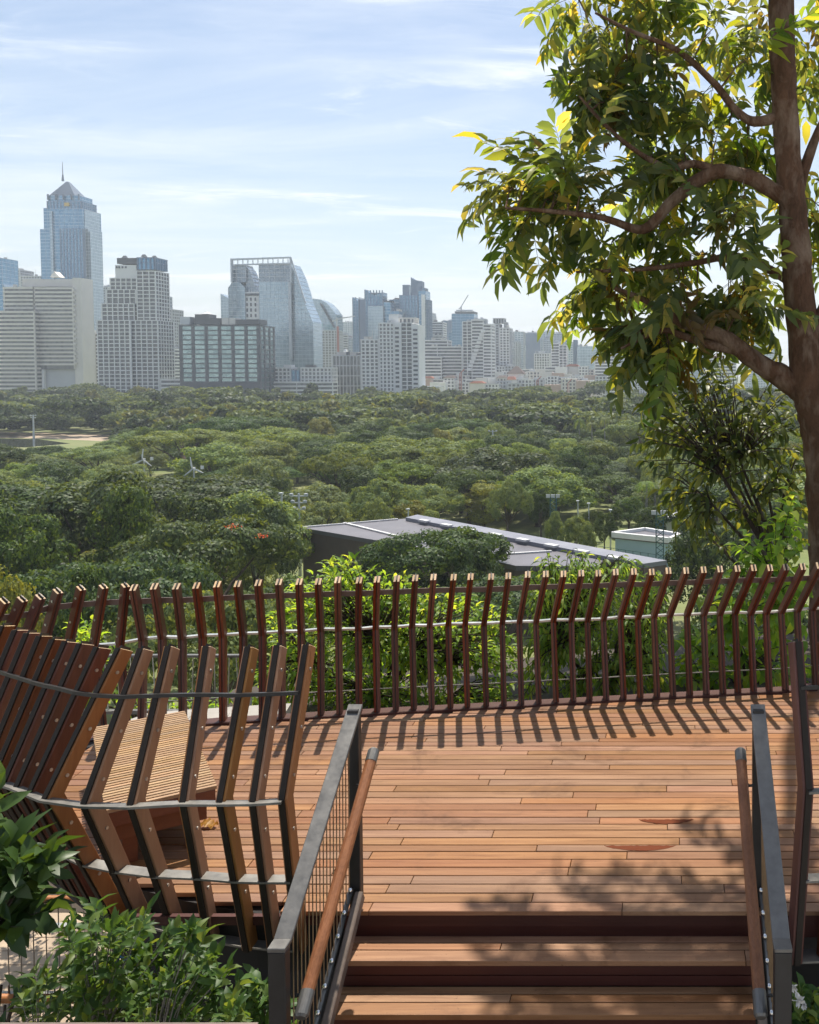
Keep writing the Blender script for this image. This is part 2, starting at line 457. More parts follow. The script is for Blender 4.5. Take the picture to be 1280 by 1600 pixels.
# ================================================================== THE DECK
GZ = -30.0                       # level of the park below the roof terrace
EDGE_Y = at_z(700, 1424, 0).y    # near edge of the deck
# ---- far balustrade: post tops seen in the photograph and the feet that belong to them
tops_far = [216, 249, 282, 314, 346.5, 378, 409, 440, 471, 502, 532, 563, 592, 622, 650.6, 679, 709, 736, 766, 794,
            822, 850, 878, 906, 932, 959, 987, 1014, 1041, 1067, 1094, 1120.6, 1147, 1171, 1196, 1221, 1247, 1271]
foot_t = [216, 282, 346.5, 502, 622, 822, 850, 1094, 1247, 1271]
foot_x = [222, 286, 349, 502, 619, 815, 842, 1078, 1227.5, 1251]
foot_y = [1137, 1133, 1128, 1119, 1112, 1102, 1100, 1087, 1079, 1076]
posts = []     # dict(b, k, t) world points, n outward
fn = Vector((-0.19, 0.98, 0)).normalized()
for tpx in tops_far:
    b = at_z(np.interp(tpx, foot_t, foot_x), np.interp(tpx, foot_t, foot_y), 0.0)
    # the lean grows a little towards the right hand end
    g = np.interp(tpx, [216, 600, 1270], [0.26, 0.30, 0.38])
    posts.append(dict(b=b, k=b + fn * 0.10 + Vector((-0.012, 0, 0.80)), t=b - fn * g + Vector((0.05, 0, 1.37)), n=fn))
step = posts[-1]['b'] - posts[-2]['b']
for i in range(1, 9):            # the run goes on past the edge of the picture
    d = Vector((step.x, step.y - 0.02 * i, 0)) * i
    q = posts[len(tops_far) - 1]
    posts.append(dict(b=q['b'] + d, k=q['k'] + d, t=q['t'] + d, n=fn))
EDGE_PTS = [p['b'] for p in posts]
# ---- pod on the left: far side, then out of view, then the near side
pod_far = [(197, 914.5), (162, 916), (127, 919), (91, 923), (63, 931), (36, 935), (8, 939)]
left = []
pc = Vector((-3.9, 7.1, 0))
for i, (x, y) in enumerate(pod_far):
    t = at_z(x, y, 1.36)
    n = (Vector((t.x, t.y, 0)) - pc).normalized()
    n = (n + Vector((-0.35, 0, 0))).normalized()
    k = Vector((t.x, t.y, 0.78)) + n * (0.18 + 0.035 * i)
    b = Vector((t.x, t.y, -0.05)) + n * (0.06 + 0.02 * i)
    left.append(dict(b=b, k=k, t=t, n=n))
near_t = [(483, 1010), (439, 1010), (394, 1011), (327, 1011), (270, 1013), (227.5, 1015), (195, 1014), (160, 1013), (134, 1008), (110, 1003), (89, 999), (69, 994), (49, 989), (30, 984), (10, 979)]
near_k = [(447, 1246), (400, 1248), (351, 1249), (290, 1250), (213, 1254), (142, 1252), (85, 1244), (57, 1235), (39, 1226), (18, 1218), (2, 1211), (-16, 1202), (-34, 1193), (-51, 1184), (-68, 1176)]
near_b = [(470, 1483), (430, 1480), (391, 1477), (332, 1467), (279, 1456), (226, 1442), (187, 1430), (158, 1414), (136, 1400), (116, 1385), (98, 1370), (80, 1355), (63, 1342), (47, 1330), (32, 1318)]
nearp = []
for (a, b_), (c, d), (e, f) in zip(near_t, near_k, near_b):
    t, k, b = at_z(a, b_, 1.58), at_z(c, d, 0.80), at_z(e, f, -0.22)
    n = k - (t + b) / 2; n.z = 0; n.normalize()
    nearp.append(dict(b=b, k=k, t=t, n=n))
mid = []
a0, a1 = nearp[-1], left[-1]
for i in range(1, 10):
    u = i / 10.0
    bul = math.sin(u * math.pi) * Vector((-0.62, -0.30, 0))
    q = {}
    for key in 'bkt': q[key] = a0[key].lerp(a1[key], u) + bul
    q['n'] = a0['n'].lerp(a1['n'], u).normalized()
    mid.append(q)
chain = nearp + mid + left[::-1] + posts          # one run from the stair round the pod to the far right
i_near, i_pod = len(nearp), len(nearp) + len(mid) + len(left)

bal = empty('balustrade', Vector((chain[0]['b'].x, chain[0]['b'].y, -0.25)),
            'curved balustrade of bent red-brown wooden posts round the deck and its bench', 'balustrade')
disc = MB(); disc.tube([(0, 0, -0.003), (0, 0, 0.004)], 0.011, 8)
bolt_me = bpy.data.meshes.new('bolt'); bolt_me.from_pydata(disc.v, [], disc.f); bolt_me.materials.append(MATS['steel_pale'])
def make_post(parent, q, depth, th, gap, mats, bolts, shade_strip=False):
    b, k, t, n = q['b'], q['k'], q['t'], q['n']
    tan = Vector((0, 0, 1)).cross(n).normalized()
    h = depth / 2
    def rz(p):            # flatten the post into its own radial plane
        return p
    dl = (k - b).normalized(); du = (t - k).normalized()
    pl = (n - dl * n.dot(dl)).normalized(); pu = (n - du * n.dot(du)).normalized()
    pk = (pl + pu).normalized() / max(0.7, (pl + pu).normalized().dot(pl))
    lin = lambda hh: [b - pl * hh, b + pl * hh, k + pk * hh, t + pu * hh, t - pu * hh, k - pk * hh]
    mb = MB(); pf = lin(h * 0.82)
    pf[3] = pf[3] + du * 0.018; pf[4] = pf[4] + du * 0.018
    mb.prism([p - tan * (gap * 0.45) for p in pf], tan * (gap * 0.9))
    post = mb.build('post', MATS['steel_dark'], parent)
    for s in (-1, 1):
        m2 = MB(); o_ = tan * (s * (gap / 2 + th / 2))
        m2.prism([p + o_ - tan * (th / 2) for p in lin(h)], tan * th, 0, (3,))
        m2.build('board', mats, post, bevel=0.003)
    if shade_strip:  # added dark strip on the outer edge, imitating its shade and the gap
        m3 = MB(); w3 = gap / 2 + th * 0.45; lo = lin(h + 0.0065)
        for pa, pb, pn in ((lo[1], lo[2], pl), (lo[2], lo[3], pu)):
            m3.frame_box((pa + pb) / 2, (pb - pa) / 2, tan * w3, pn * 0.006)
        m3.build('shade_strip', MATS['shade_strip_dark'], post)
    if bolts:
        o_ = gap / 2 + th + 0.002
        for s, (p0, p1, u) in ((1, (t, k, 0.16)), (1, (t, k, 0.55)), (1, (t, k, 0.86)), (1, (k, b, 0.2)), (1, (k, b, 0.62)),
                               (-1, (t, k, 0.16)), (-1, (t, k, 0.86)), (-1, (k, b, 0.2))):
            c = p0.lerp(p1, u) + tan * (s * o_)
            ob = bpy.data.objects.new('bolt', bolt_me); COL.objects.link(ob); ob.parent = post
            ob.location = c - ORG[parent.name]; ob.rotation_euler = (tan * s).to_track_quat('Z', 'Y').to_euler()
    return post
jit = random.Random(21)
for i, q in enumerate(chain):
    for key in 'kt': q[key] = q[key] + Vector((jit.uniform(-0.006, 0.006), jit.uniform(-0.006, 0.006), jit.uniform(-0.007, 0.007)))
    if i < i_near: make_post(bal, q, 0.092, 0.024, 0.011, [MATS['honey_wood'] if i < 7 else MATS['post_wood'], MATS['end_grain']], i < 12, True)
    else: make_post(bal, q, 0.082, 0.0225, 0.010, [MATS['post_wood'], MATS['end_grain']], i >= i_pod - 7 and i < i_pod)
def strip(name, pts, w, h, mat, parent, up=None):
    mb = MB()
    for i in range(len(pts) - 1):
        d = (pts[i+1] - pts[i]).normalized() * 0.004
        mb.bar(pts[i] - d, pts[i+1] + d, w, h, up or Vector((0, 0, 1)))
    return mb.build(name, mat, parent)
def along(q, a, b, u, off): return q[a].lerp(q[b], u) + q['n'] * off
far = chain[i_near + len(mid):]
strip('top_rail', [along(q, 't', 'k', 0.30, 0.075) for q in far], 0.012, 0.05, MATS['flat_rail'], bal)
strip('knee_rail', [along(q, 'k', 't', 0.0, 0.03) for q in far], 0.05, 0.018, MATS['steel_pale'], bal)
strip('low_wire', [along(q, 'b', 'k', 0.28, 0.0) for q in far], 0.009, 0.009, MATS['steel_edge'], bal)
ns = chain[:i_near + len(mid)]
strip('upper_rod', [along(q, 't', 'k', 0.30, 0.065) for q in ns], 0.018, 0.022, MATS['steel_dark'], bal)
strip('knee_rail', [along(q, 'k', 't', 0.0, 0.055) for q in ns], 0.055, 0.014, MATS['steel_edge'], bal)
strip('lower_rail', [along(q, 'k', 'b', 0.52, 0.02) for q in ns], 0.085, 0.012, MATS['steel_edge'], bal)
strip('foot_rail', [along(q, 'b', 'k', 0.0, -0.03) for q in ns], 0.12, 0.012, MATS['steel_edge'], bal)

# ---- the short run right of the stair
def rpost(i):
    dx = 0.185 * i
    t, k, b = at_z(1243, 1003, 1.60), at_z(1259, 1230, 0.80), at_z(1241, 1500, -0.22)
    d = Vector((dx, 0.012 * i * i, 0))
    return dict(b=b + d, k=k + d + Vector((0.02 * min(i, 3), 0, 0)), t=t + d, n=Vector((0.18 + 0.05 * i, -1, 0)).normalized())
rp = [rpost(i) for i in range(6)]
bal2 = empty('balustrade', Vector((rp[0]['b'].x, rp[0]['b'].y, -0.25)),
             'short balustrade of dark bent posts right of the stair, its end post showing', 'balustrade')
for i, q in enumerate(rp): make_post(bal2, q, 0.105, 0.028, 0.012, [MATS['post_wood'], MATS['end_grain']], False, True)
strip('upper_rod', [along(q, 't', 'k', 0.30, 0.065) for q in rp], 0.018, 0.022, MATS['steel_dark'], bal2)
strip('knee_rail', [along(q, 'k', 't', 0.0, 0.055) for q in rp], 0.055, 0.014, MATS['steel_edge'], bal2)
strip('lower_rail', [along(q, 'k', 'b', 0.52, 0.02) for q in rp], 0.085, 0.012, MATS['steel_edge'], bal2)
strip('foot_rail', [along(q, 'b', 'k', 0.0, -0.03) for q in rp], 0.12, 0.012, MATS['steel_edge'], bal2)

# ---- deck boards
def far_edge(x):
    xs = [p.x for p in EDGE_PTS]; ys = [p.y for p in EDGE_PTS]
    if x < xs[0]:
        L = sorted([(q['b'].x, q['b'].y) for q in left])
        xs = [l[0] for l in L] + [xs[0]]; ys = [l[1] for l in L] + [ys[0]]
    return float(np.interp(x, xs, ys))
def near_edge(x):
    pts = sorted([(q['b'].x, q['b'].y) for q in nearp + mid[:5]])
    e = float(np.interp(x, [p[0] for p in pts], [p[1] for p in pts])) + 0.02
    return max(EDGE_Y, e) if x < nearp[0]['b'].x else EDGE_Y
deck = empty('deck', (0, EDGE_Y + 1.5, 0.0), 'weathered orange-brown timber deck floor of long boards', None, None, 'structure')
PW, GAP, TH = 0.102, 0.0095, 0.028
rowy = EDGE_Y + 0.001
rng = random.Random(3)
xl, xr = -5.0, 3.1
while rowy < 10.1:
    w = PW * rng.choice((1.0, 1.0, 1.0, 0.86, 1.08)) - GAP
    ya, yb = rowy, rowy + w
    xs = np.arange(xl, xr, 0.02)
    ok = [(far_edge(x) - 0.015 > yb) and (near_edge(x) < ya + 0.01) for x in xs]
    # the stretch of the row that lies on the deck
    if any(ok):
        i0 = ok.index(True); i1 = len(ok) - 1 - ok[::-1].index(True)
        x = xs[i0]; xe = xs[i1]
        cut = x - rng.uniform(0.2, 1.9)
        while x < xe - 0.02:
            cut += rng.choice((1.55, 1.75, 1.95, 2.15))
            e = min(cut, xe)
            if e - x > 0.05:
                c = Vector(((x + e) / 2, (ya + yb) / 2, -TH / 2 + rng.uniform(-0.0012, 0.0012)))
                mb = MB(); mb.box(-(e - x) / 2 + 0.002, (e - x) / 2 - 0.002, -w / 2, w / 2, -TH / 2, TH / 2)
                o = mb.build('plank', MATS['deck_wood'], None, (0, 0, 0))
                o.parent = deck; o.location = c - ORG['deck']; o.rotation_euler = (rng.uniform(-0.004, 0.004), 0, rng.uniform(-0.0006, 0.0006))
                bv = o.modifiers.new('bevel', 'BEVEL'); bv.width = 0.0025; bv.segments = 1
            x = max(e, x + 0.02)
    rowy += w + GAP
# edging boards that follow the far curve, and the joist bed below
ed = MB()
epts = [q['b'] + Vector((0, 0, 0)) for q in far]
for i in range(len(epts) - 1):
    ed.bar(epts[i] + Vector((0, 0, 0.004)) - fn * 0.0, epts[i+1] + Vector((0, 0, 0.004)), 0.15, 0.03)
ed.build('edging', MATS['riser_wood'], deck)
sub = MB()
outl = [Vector((q['b'].x, q['b'].y, 0)) for q in chain]
poly = [p for p in outl] + [Vector((3.2, EDGE_Y + 0.06, 0)), Vector((-1.9, EDGE_Y + 0.06, 0))]
poly = [p + (Vector((-1.5, 7.5, 0)) - p).normalized() * 0.05 for p in poly]
sub.prism([Vector((p.x, p.y, -0.045)) for p in poly], Vector((0, 0, -0.35)))
sub.build('joist_bed', MATS['concrete_dark'], deck)
fa = MB()
fa.box(-3.35, -1.93, EDGE_Y - 0.004, EDGE_Y + 0.03, -0.085, -0.0305)
fa.box(-1.93, 3.2, EDGE_Y + 0.012, EDGE_Y + 0.045, -0.17, -0.031)
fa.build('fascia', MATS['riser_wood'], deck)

# ---- wet marks left on the boards
m, t, o = new_mat('wet_wood')
n_ = tnoise(t, tcoord(t, 'Object', (6, 60, 6)), 1.0, 5, 0.6)
principled(t, o, tmix(t, n_, (0.10, 0.028, 0.014, 1), (0.19, 0.058, 0.028, 1)), 0.18, 0, spec=0.6)
for (x0, x1, y, hh, lab) in ((998, 1084, 1282, 7, 'dark wet lens-shaped patch on a deck board, the shorter of two'), (944, 1056, 1323, 8, 'dark wet lens-shaped patch on a deck board, the longer and thinner of two')):
    mb = MB(); P = []
    rr = random.Random(int(x0))
    for i in range(25):
        u = i / 24; P.append(at_z(x0 + (x1 - x0) * u, y - 2 + rr.uniform(-0.5, 0.5), 0.0032))
    for i in range(23, 0, -1):
        u = i / 24; P.append(at_z(x0 + (x1 - x0) * u, y - 2 + hh * math.sin(u * math.pi) ** 0.7 + rr.uniform(-0.6, 0.6), 0.0032))
    c = sum(P, Vector()) / len(P)
    mb.prism([p - Vector((0, 0, 0.0016)) for p in P][::-1], Vector((0, 0, 0.0014)))
    tag(mb.build('wet_patch', MATS['wet_wood'], None, c), lab, 'wet patch')

# ---- stair going down towards the viewer
RISE, GO = 0.160, 0.232
SXL, SXR = -1.875, 0.545
stair = empty('stair', (0, EDGE_Y - 1.2, -1.2), 'wooden steps leading down from the deck between two handrails', None, None, 'structure')
for s in range(1, 8):
    z = -RISE * s; y1 = EDGE_Y - GO * (s - 1); y0 = y1 - GO
    xc = SXL + rng.uniform(0.7, 1.6)
    for (a, b, cut) in ((y0, y0 + 0.100, rng.uniform(0.2, 0.9)), (y0 + 0.108, y0 + 0.172, rng.uniform(-1.2, 0)), (y0 + 0.180, y1 + 0.008, 99)):
        segs = [(SXL, SXR)] if cut > SXR else [(SXL, cut - 0.002), (cut + 0.002, SXR)]
        for (xa, xb) in segs:
            mb = MB(); c = Vector(((xa + xb) / 2, (a + b) / 2, z - 0.016))
            mb.box(-(xb - xa) / 2, (xb - xa) / 2, -(b - a) / 2, (b - a) / 2, -0.016, 0.016)
            o = mb.build('tread_board', MATS['deck_wood'], None, (0, 0, 0)); o.parent = stair; o.location = c - ORG['stair']
            bv = o.modifiers.new('bevel', 'BEVEL'); bv.width = 0.003; bv.segments = 2
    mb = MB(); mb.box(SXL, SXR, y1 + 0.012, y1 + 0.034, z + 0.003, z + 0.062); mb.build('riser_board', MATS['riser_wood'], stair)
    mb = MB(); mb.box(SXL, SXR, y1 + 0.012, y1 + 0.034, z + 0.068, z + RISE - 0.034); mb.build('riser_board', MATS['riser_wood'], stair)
mb = MB()
prof = [Vector((SXL + 0.01, EDGE_Y + 0.05, -0.2)), Vector((SXL + 0.01, EDGE_Y + 0.05, -1.9)), Vector((SXL + 0.01, EDGE_Y - 7 * GO, -1.9)), Vector((SXL + 0.01, EDGE_Y - 7 * GO + 0.05, -1.3))]
for s in range(7, 0, -1):
    prof += [Vector((SXL + 0.01, EDGE_Y - GO * s + 0.05, -RISE * s - 0.035)), Vector((SXL + 0.01, EDGE_Y - GO * (s - 1) + 0.05, -RISE * s - 0.035))]
prof = prof[1:] ; prof.append(Vector((SXL + 0.01, EDGE_Y + 0.055, -0.2)))
mb.prism(prof, Vector((SXR - SXL - 0.02, 0, 0))); mb.build('carriage', MATS['concrete_dark'], stair)
o = MB(); o.tube([at_z(516, 1582, -0.32) + Vector((0, 0, 0.0)), at_z(516, 1582, -0.32) + Vector((0, 0, 0.012))], 0.012, 10)
o.build('screw_cap', MATS['chrome'], stair)

# ---- handrails
SL = RISE / GO
def handrail(x, side, label):
    """side = +1: the wooden grip rail is on the +x side"""
    Yf, Yn = 5.60, 4.50
    zf = 1.21; zn = zf - SL * (Yf - Yn) * 0.975
    h = empty('handrail', (x, Yn, -1.3), label, 'handrail', 'handrails beside the stair')
    mb = MB()
    mb.bar((x, Yf + 0.045, zf + 0.031), (x, Yn, zn), 0.088, 0.022)
    mb.bar((x, Yn + 0.004, zn - 0.001), (x, Yn - 0.085, zn - 0.001), 0.0885, 0.022)
    mb.build('top_bar', MATS['steel_grey'], h, bevel=0.003)
    mb = MB(); mb.box(x - 0.034, x + 0.034, Yf - 0.02, Yf + 0.042, -0.158, zf + 0.02); mb.build('far_post', MATS['steel_dark'], h, bevel=0.004)
    mb = MB(); mb.box(x - 0.043, x + 0.043, Yn - 0.083, Yn - 0.02, -1.2, zn - 0.012); mb.build('near_post', MATS['steel_dark'], h, bevel=0.004)
    zb = lambda y: 0.075 - SL * (5.55 - y)
    xb = x + side * 0.035
    mb = MB(); mb.bar((xb, 5.57, zb(5.57)), (xb, Yn - 0.05, zb(Yn - 0.05)), 0.05, 0.075); mb.build('stringer', MATS['bark_stringer'], h, bevel=0.006)
    xt = x - side * 0.022
    mb = MB(); mb.tube([(xt, 5.57, zb(5.57) + 0.03), (xt, Yn - 0.04, zb(Yn - 0.04) + 0.03)], 0.017, 10); mb.build('cable_tube', MATS['steel_grey'], h, smooth=True)
    y = 5.54; i = 0
    while y > Yn:
        zt = zf + 0.002 - SL * 0.975 * (Yf - y)
        mb = MB(); mb.tube([(xt, y, zb(y) + 0.03), (xt + side * 0.012, y, zt)], 0.0036, 5, cap=False); mb.build('cable', MATS['wire'], h)
        if i % 2 == 0:
            mb = MB(); q = Vector((xt + side * 0.006, y, zb(y) + 0.062))
            mb.tube([q + Vector((0, 0, -0.02)), q + Vector((0, 0, -0.006)), q, q + Vector((0, 0, 0.016))], [0.006, 0.013, 0.015, 0.006], 10)
            mb.build('cable_clip', MATS['chrome'], h, smooth=True)
            mb = MB(); q = Vector((xt + side * 0.012, y, zt - 0.012))
            mb.tube([q, q + Vector((0, 0, -0.022))], [0.008, 0.006], 8); mb.build('cable_eye', MATS['steel_pale'], h)
        y -= 0.055; i += 1
    xg = x + side * 0.105
    ga, gb = Vector((xg, 5.66, 0.955)), Vector((xg, 4.44, 0.955 - SL * 1.22))
    d = (gb - ga).normalized()
    mb = MB(); mb.tube([ga.lerp(gb, u) for u in (0.045, 0.35, 0.65, 0.93)], 0.033, 14); mb.build('grip_rail', MATS['rail_wood'], h, smooth=False)
    for (p, q_) in ((ga, ga.lerp(gb, 0.06)), (gb, gb.lerp(ga, 0.085))):
        mb = MB(); e = (p - q_).normalized()
        mb.tube([q_, q_ + e * 0.004, p - e * 0.012, p], [0.030, 0.0355, 0.0355, 0.027], 14); mb.build('end_cap', MATS['steel_grey'], h, smooth=False)
    for u in (0.10, 0.88):
        p = ga.lerp(gb, u); q = Vector((x + side * 0.03, p.y, p.z - 0.085))
        mb = MB(); mb.tube([p + Vector((0, 0, -0.028)), p + Vector((-side * 0.012, 0, -0.06)), q + Vector((side * 0.03, 0, -0.004)), q], 0.009, 8); mb.build('bracket', MATS['steel_dark'], h, smooth=True)
    return h
handrail(-1.873, 1, 'left stair handrail, steel with upright cables and brown grip, nearer the bench')
handrail(0.608, -1, 'right stair handrail, steel with upright cables and brown grip, nearer the big tree')

# ---- bench in the pod
B0 = at_z(337, 1231, 0.42); A0 = at_z(183, 1266, 0.42)
u_ = (A0 - B0); u_.z = 0; u_.normalize()
w_ = Vector((-u_.y, u_.x, 0)) * 1.0
if w_.x > 0: w_ = -w_
bench = empty('bench', (B0.x, B0.y, 0), 'low slatted timber bench standing in the curved pod', 'bench')
BL, BW = 1.72, 0.66
n_sl = 38
for i in range(n_sl):
    d = w_ * (0.022 + BL * i / n_sl)
    mb = MB(); mb.bar(B0 + d + u_ * (-0.01), B0 + d + u_ * BW + Vector((0, 0, 0)), 0.028, 0.026)
    mb.build('slat', MATS['bench_wood'], bench, bevel=0.002)
def bslab(name, a0, a1, b0, b1, z0, z1, mat):
    mb = MB(); P = [B0 + u_ * a + w_ * b for a, b in ((a0, b0), (a1, b0), (a1, b1), (a0, b1))]
    mb.prism([Vector((p.x, p.y, z0)) for p in P], Vector((0, 0, z1 - z0))); mb.build(name, mat, bench, bevel=0.003)
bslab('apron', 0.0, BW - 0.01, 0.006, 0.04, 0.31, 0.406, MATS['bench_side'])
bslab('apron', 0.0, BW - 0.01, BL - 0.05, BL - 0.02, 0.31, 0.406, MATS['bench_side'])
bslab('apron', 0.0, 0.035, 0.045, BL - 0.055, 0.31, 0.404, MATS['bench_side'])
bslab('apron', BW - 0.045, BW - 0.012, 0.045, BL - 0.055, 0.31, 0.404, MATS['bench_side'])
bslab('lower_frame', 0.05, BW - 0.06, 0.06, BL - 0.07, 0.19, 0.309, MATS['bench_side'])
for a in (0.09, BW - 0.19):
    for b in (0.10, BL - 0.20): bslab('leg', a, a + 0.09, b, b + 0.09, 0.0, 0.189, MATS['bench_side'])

# ---- fallen leaf by the bench
lf = MB(); c = at_z(326, 1292, 0.004)
P = []; n = 15
for i in range(n):
    u = i / (n - 1); hw = 0.038 * math.sin(math.pi * u) ** 0.8 * (1 + 0.25 * math.sin(i * 2.2))
    x = -0.07 + 0.14 * u; zc_ = 0.006 + 0.022 * abs(math.sin(u * 4.2))
    P += [Vector((x, -hw, zc_ + 0.012 * math.sin(i * 1.7))), Vector((x, 0, zc_ + 0.004 - 0.004)), Vector((x, hw, zc_ + 0.016 + 0.008 * math.cos(i * 2.1)))]
fs = []
for i in range(n - 1):
    for k in (0, 1): fs.append((i*3+k, i*3+k+1, i*3+k+4, i*3+k+3))
lf.poly([c + p for p in P], fs); lf.tube([c + Vector((0.07, 0, 0.006)), c + Vector((0.10, 0.01, 0.004))], 0.002, 5)
leafmat('dry_leaf', (0.30, 0.14, 0.02), (0.36, 0.20, 0.03), None, 0.2, 0.3, 0.5, rnd=0.05)
tag(lf.build('fallen_leaf', MATS['dry_leaf'], None, c), 'curled yellow-brown dry leaf lying on the deck beside the bench', 'leaf')

# ---- terrace around the deck
tg = MB()
P = [(-16, 2.2), (14, 2.2), (14, 22), (4, 21.4), (-4, 15.5), (-16, 13.5)]
tg.prism([Vector((x, y, -3.2)) for x, y in P], Vector((0, 0, -1.2)))
tag(tg.build('terrace_ground', MATS['soil']), 'planted soil of the roof terrace below the deck', None, None, 'structure')
ret = MB(); ret.prism([Vector((p.x, p.y, -0.40)) for p in [q + (Vector((-1.5, 7.6, 0)) - q).normalized() * 1.7 for q in [Vector((c_['b'].x, c_['b'].y, 0)) for c_ in chain] + [Vector((3.2, EDGE_Y, 0)), Vector((-1.9, EDGE_Y, 0))]]], Vector((0, 0, -2.79)))
tag(ret.build('deck_plinth', MATS['concrete_dark']), 'dark plinth carrying the timber deck', None, None, 'structure')
bank = MB()     # planted bank outside the far balustrade
bp = [q['b'] + q['n'] * 0.12 for q in chain[i_pod:]]
b0_, b1_ = bp[0], bp[-1]
bank.poly([Vector((b0_.x - 0.3, b0_.y, -0.28)), Vector((b1_.x, b1_.y, -0.28)), Vector((b1_.x + 3, b1_.y + 10.4, -1.8)), Vector((b0_.x - 1.2, b0_.y + 4.4, -1.2)),
           Vector((b0_.x - 0.3, b0_.y, -3.19)), Vector((b1_.x, b1_.y, -3.19)), Vector((b1_.x + 3, b1_.y + 10.4, -3.19)), Vector((b0_.x - 1.2, b0_.y + 4.4, -3.19))],
          [(0, 1, 2, 3), (0, 4, 5, 1), (1, 5, 6, 2), (2, 6, 7, 3), (3, 7, 4, 0)])
tag(bank.build('planting_bank', MATS['soil']), 'soil bank of shrubs outside the far balustrade', None, None, 'structure')
# the building that carries the terrace
bd = MB(); bd.prism([Vector((x, y, -4.41)) for x, y in [(-30, -25), (30, -25), (30, 20), (14, 21.9), (4, 21.3), (-4, 15.4), (-16, 13.4), (-30, 10)]], Vector((0, 0, GZ + 4.41)))
tag(bd.build('terrace_building', MATS['concrete']), 'concrete building under the planted roof terrace', 'building')

# ---- pale concrete strip and steel fence outside the far left corner
cs = MB()
for i in range(0, 10):
    q0, q1 = chain[i_pod - 3 + i], chain[i_pod - 2 + i]
    cs.bar(q0['b'] + q0['n'] * 0.26 + Vector((0, 0, -0.04)), q1['b'] + q1['n'] * 0.26 + Vector((0, 0, -0.04)), 0.30, 0.08)
tag(cs.build('kerb', MATS['concrete']), 'pale concrete kerb outside the balustrade', None, None, 'structure')
sf0, sf1 = at_y(150, 1120, 9.75), at_y(388, 1108, 9.75)
rl = empty('cable_fence', (sf0.x, 9.75, -0.2), 'grey steel cable fence with a pale end post outside the balustrade', 'fence')
x0, x1 = sf0.x - 1.2, sf1.x
zt = at_y(388, 1022, 9.75).z; zl = at_y(388, 1112, 9.75).z
mb = MB(); mb.box(x1 - 0.03, x1 + 0.03, 9.72, 9.78, zl - 0.4, zt); mb.build('end_post', MATS['white_paint'], rl)
mb = MB(); mb.box(x0, x1 - 0.031, 9.725, 9.775, zt - 0.03, zt - 0.005); mb.build('top_bar', MATS['steel_grey'], rl)
mb = MB(); mb.box(x0, x1 - 0.031, 9.725, 9.775, zl - 0.02, zl + 0.02); mb.build('bottom_bar', MATS['steel_grey'], rl)
for x in (x0, (x0 + x1) / 2 - 0.2):
    mb = MB(); mb.box(x - 0.025, x + 0.025, 9.726, 9.774, zl - 0.4, zt - 0.031); mb.build('post', MATS['steel_grey'], rl)
nx = 22
for i in range(nx):
    x = x0 + 0.06 + (x1 - x0 - 0.15) * i / (nx - 1)
    mb = MB(); mb.tube([(x, 9.75, zl), (x + random.uniform(-0.03, 0.03), 9.75, zt - 0.02)], 0.006, 5, cap=False); mb.build('cable', MATS['steel_pale'], rl)

# ---- lower walkway seen past the pod, bottom left
wy = empty('lower_walkway', (-7.0, 9.0, -3.19), 'sunlit pale boards of the lower walkway under the shrubs', None, None, 'structure')
for i in range(14):
    mb = MB(); y = 7.4 + i * 0.245
    mb.box(-9.5, -5.3, y, y + 0.235, -3.195, -3.165); mb.build('plank', MATS['paving'], wy, bevel=0.004)
def low_rail(Y, zb, ztop, x0, x1, lab, name='cable_railing'):
    r = empty(name, (x0, Y, zb), lab, 'railing', 'railings of the lower walkway')
    mb = MB(); mb.tube([(x0, Y, ztop), (x1, Y, ztop)], 0.036, 12); mb.build('grip_rail', MATS['honey_wood'], r, smooth=True)
    mb = MB(); mb.box(x0, x1, Y + 0.05, Y + 0.13, ztop - 0.34, ztop - 0.32); mb.build('top_bar', MATS['steel_pale'], r)
    mb = MB(); mb.box(x0, x1, Y + 0.05, Y + 0.13, zb + 0.10, zb + 0.13); mb.build('bottom_bar', MATS['steel_edge'], r)
    for x in (x0 + 0.05, x1 - 0.3, (x0 + x1) / 2):
        mb = MB(); mb.box(x - 0.02, x + 0.02, Y + 0.06, Y + 0.12, zb, ztop + 0.08); mb.build('post', MATS['steel_pale'], r)
    n = int((x1 - x0) / 0.13)
    for i in range(n):
        x = x0 + 0.1 + i * 0.13
        mb = MB(); mb.tube([(x, Y + 0.09, zb + 0.12), (x, Y + 0.09, ztop + 0.05)], 0.006, 5, cap=False); mb.build('cable', MATS['steel_edge'], r)
low_rail(7.55, -3.165, -1.95, -8.6, -4.4, 'brown lower walkway railing with upright cables, the nearer one behind the shrub')
low_rail(9.1, -3.165, -2.0, -8.8, -5.5, 'brown lower walkway railing with upright cables, across the boards from the shrub')
# blue rope among the shrub stems
rp_ = MB()
pts = [at_y(x, y, 4.9) for x, y in ((128, 1536), (142, 1546), (158, 1551), (172, 1548), (178, 1532), (180, 1508), (187, 1494), (196, 1500), (205, 1494))]
rp_.tube(pts, 0.009, 8)
tag(rp_.build('rope', MATS['blue_rope'], None, pts[0], smooth=True), 'blue rope tangled among the stems of the shrub below the pod', 'rope')
# ledge at the viewer's feet
lg = MB(); a, b = at_y(-120, 1597.5, 3.0), at_y(404, 1597.5, 3.0)
lg.box(a.x, b.x, 2.7, 3.0, a.z - 0.12, a.z); lg.box(a.x, b.x, 2.72, 2.98, -3.19, a.z - 0.121)
tag(lg.build('parapet', MATS['flat_rail'], None, (b.x, 2.85, -3.19)), 'grey parapet ledge below the shrub', 'parapet')
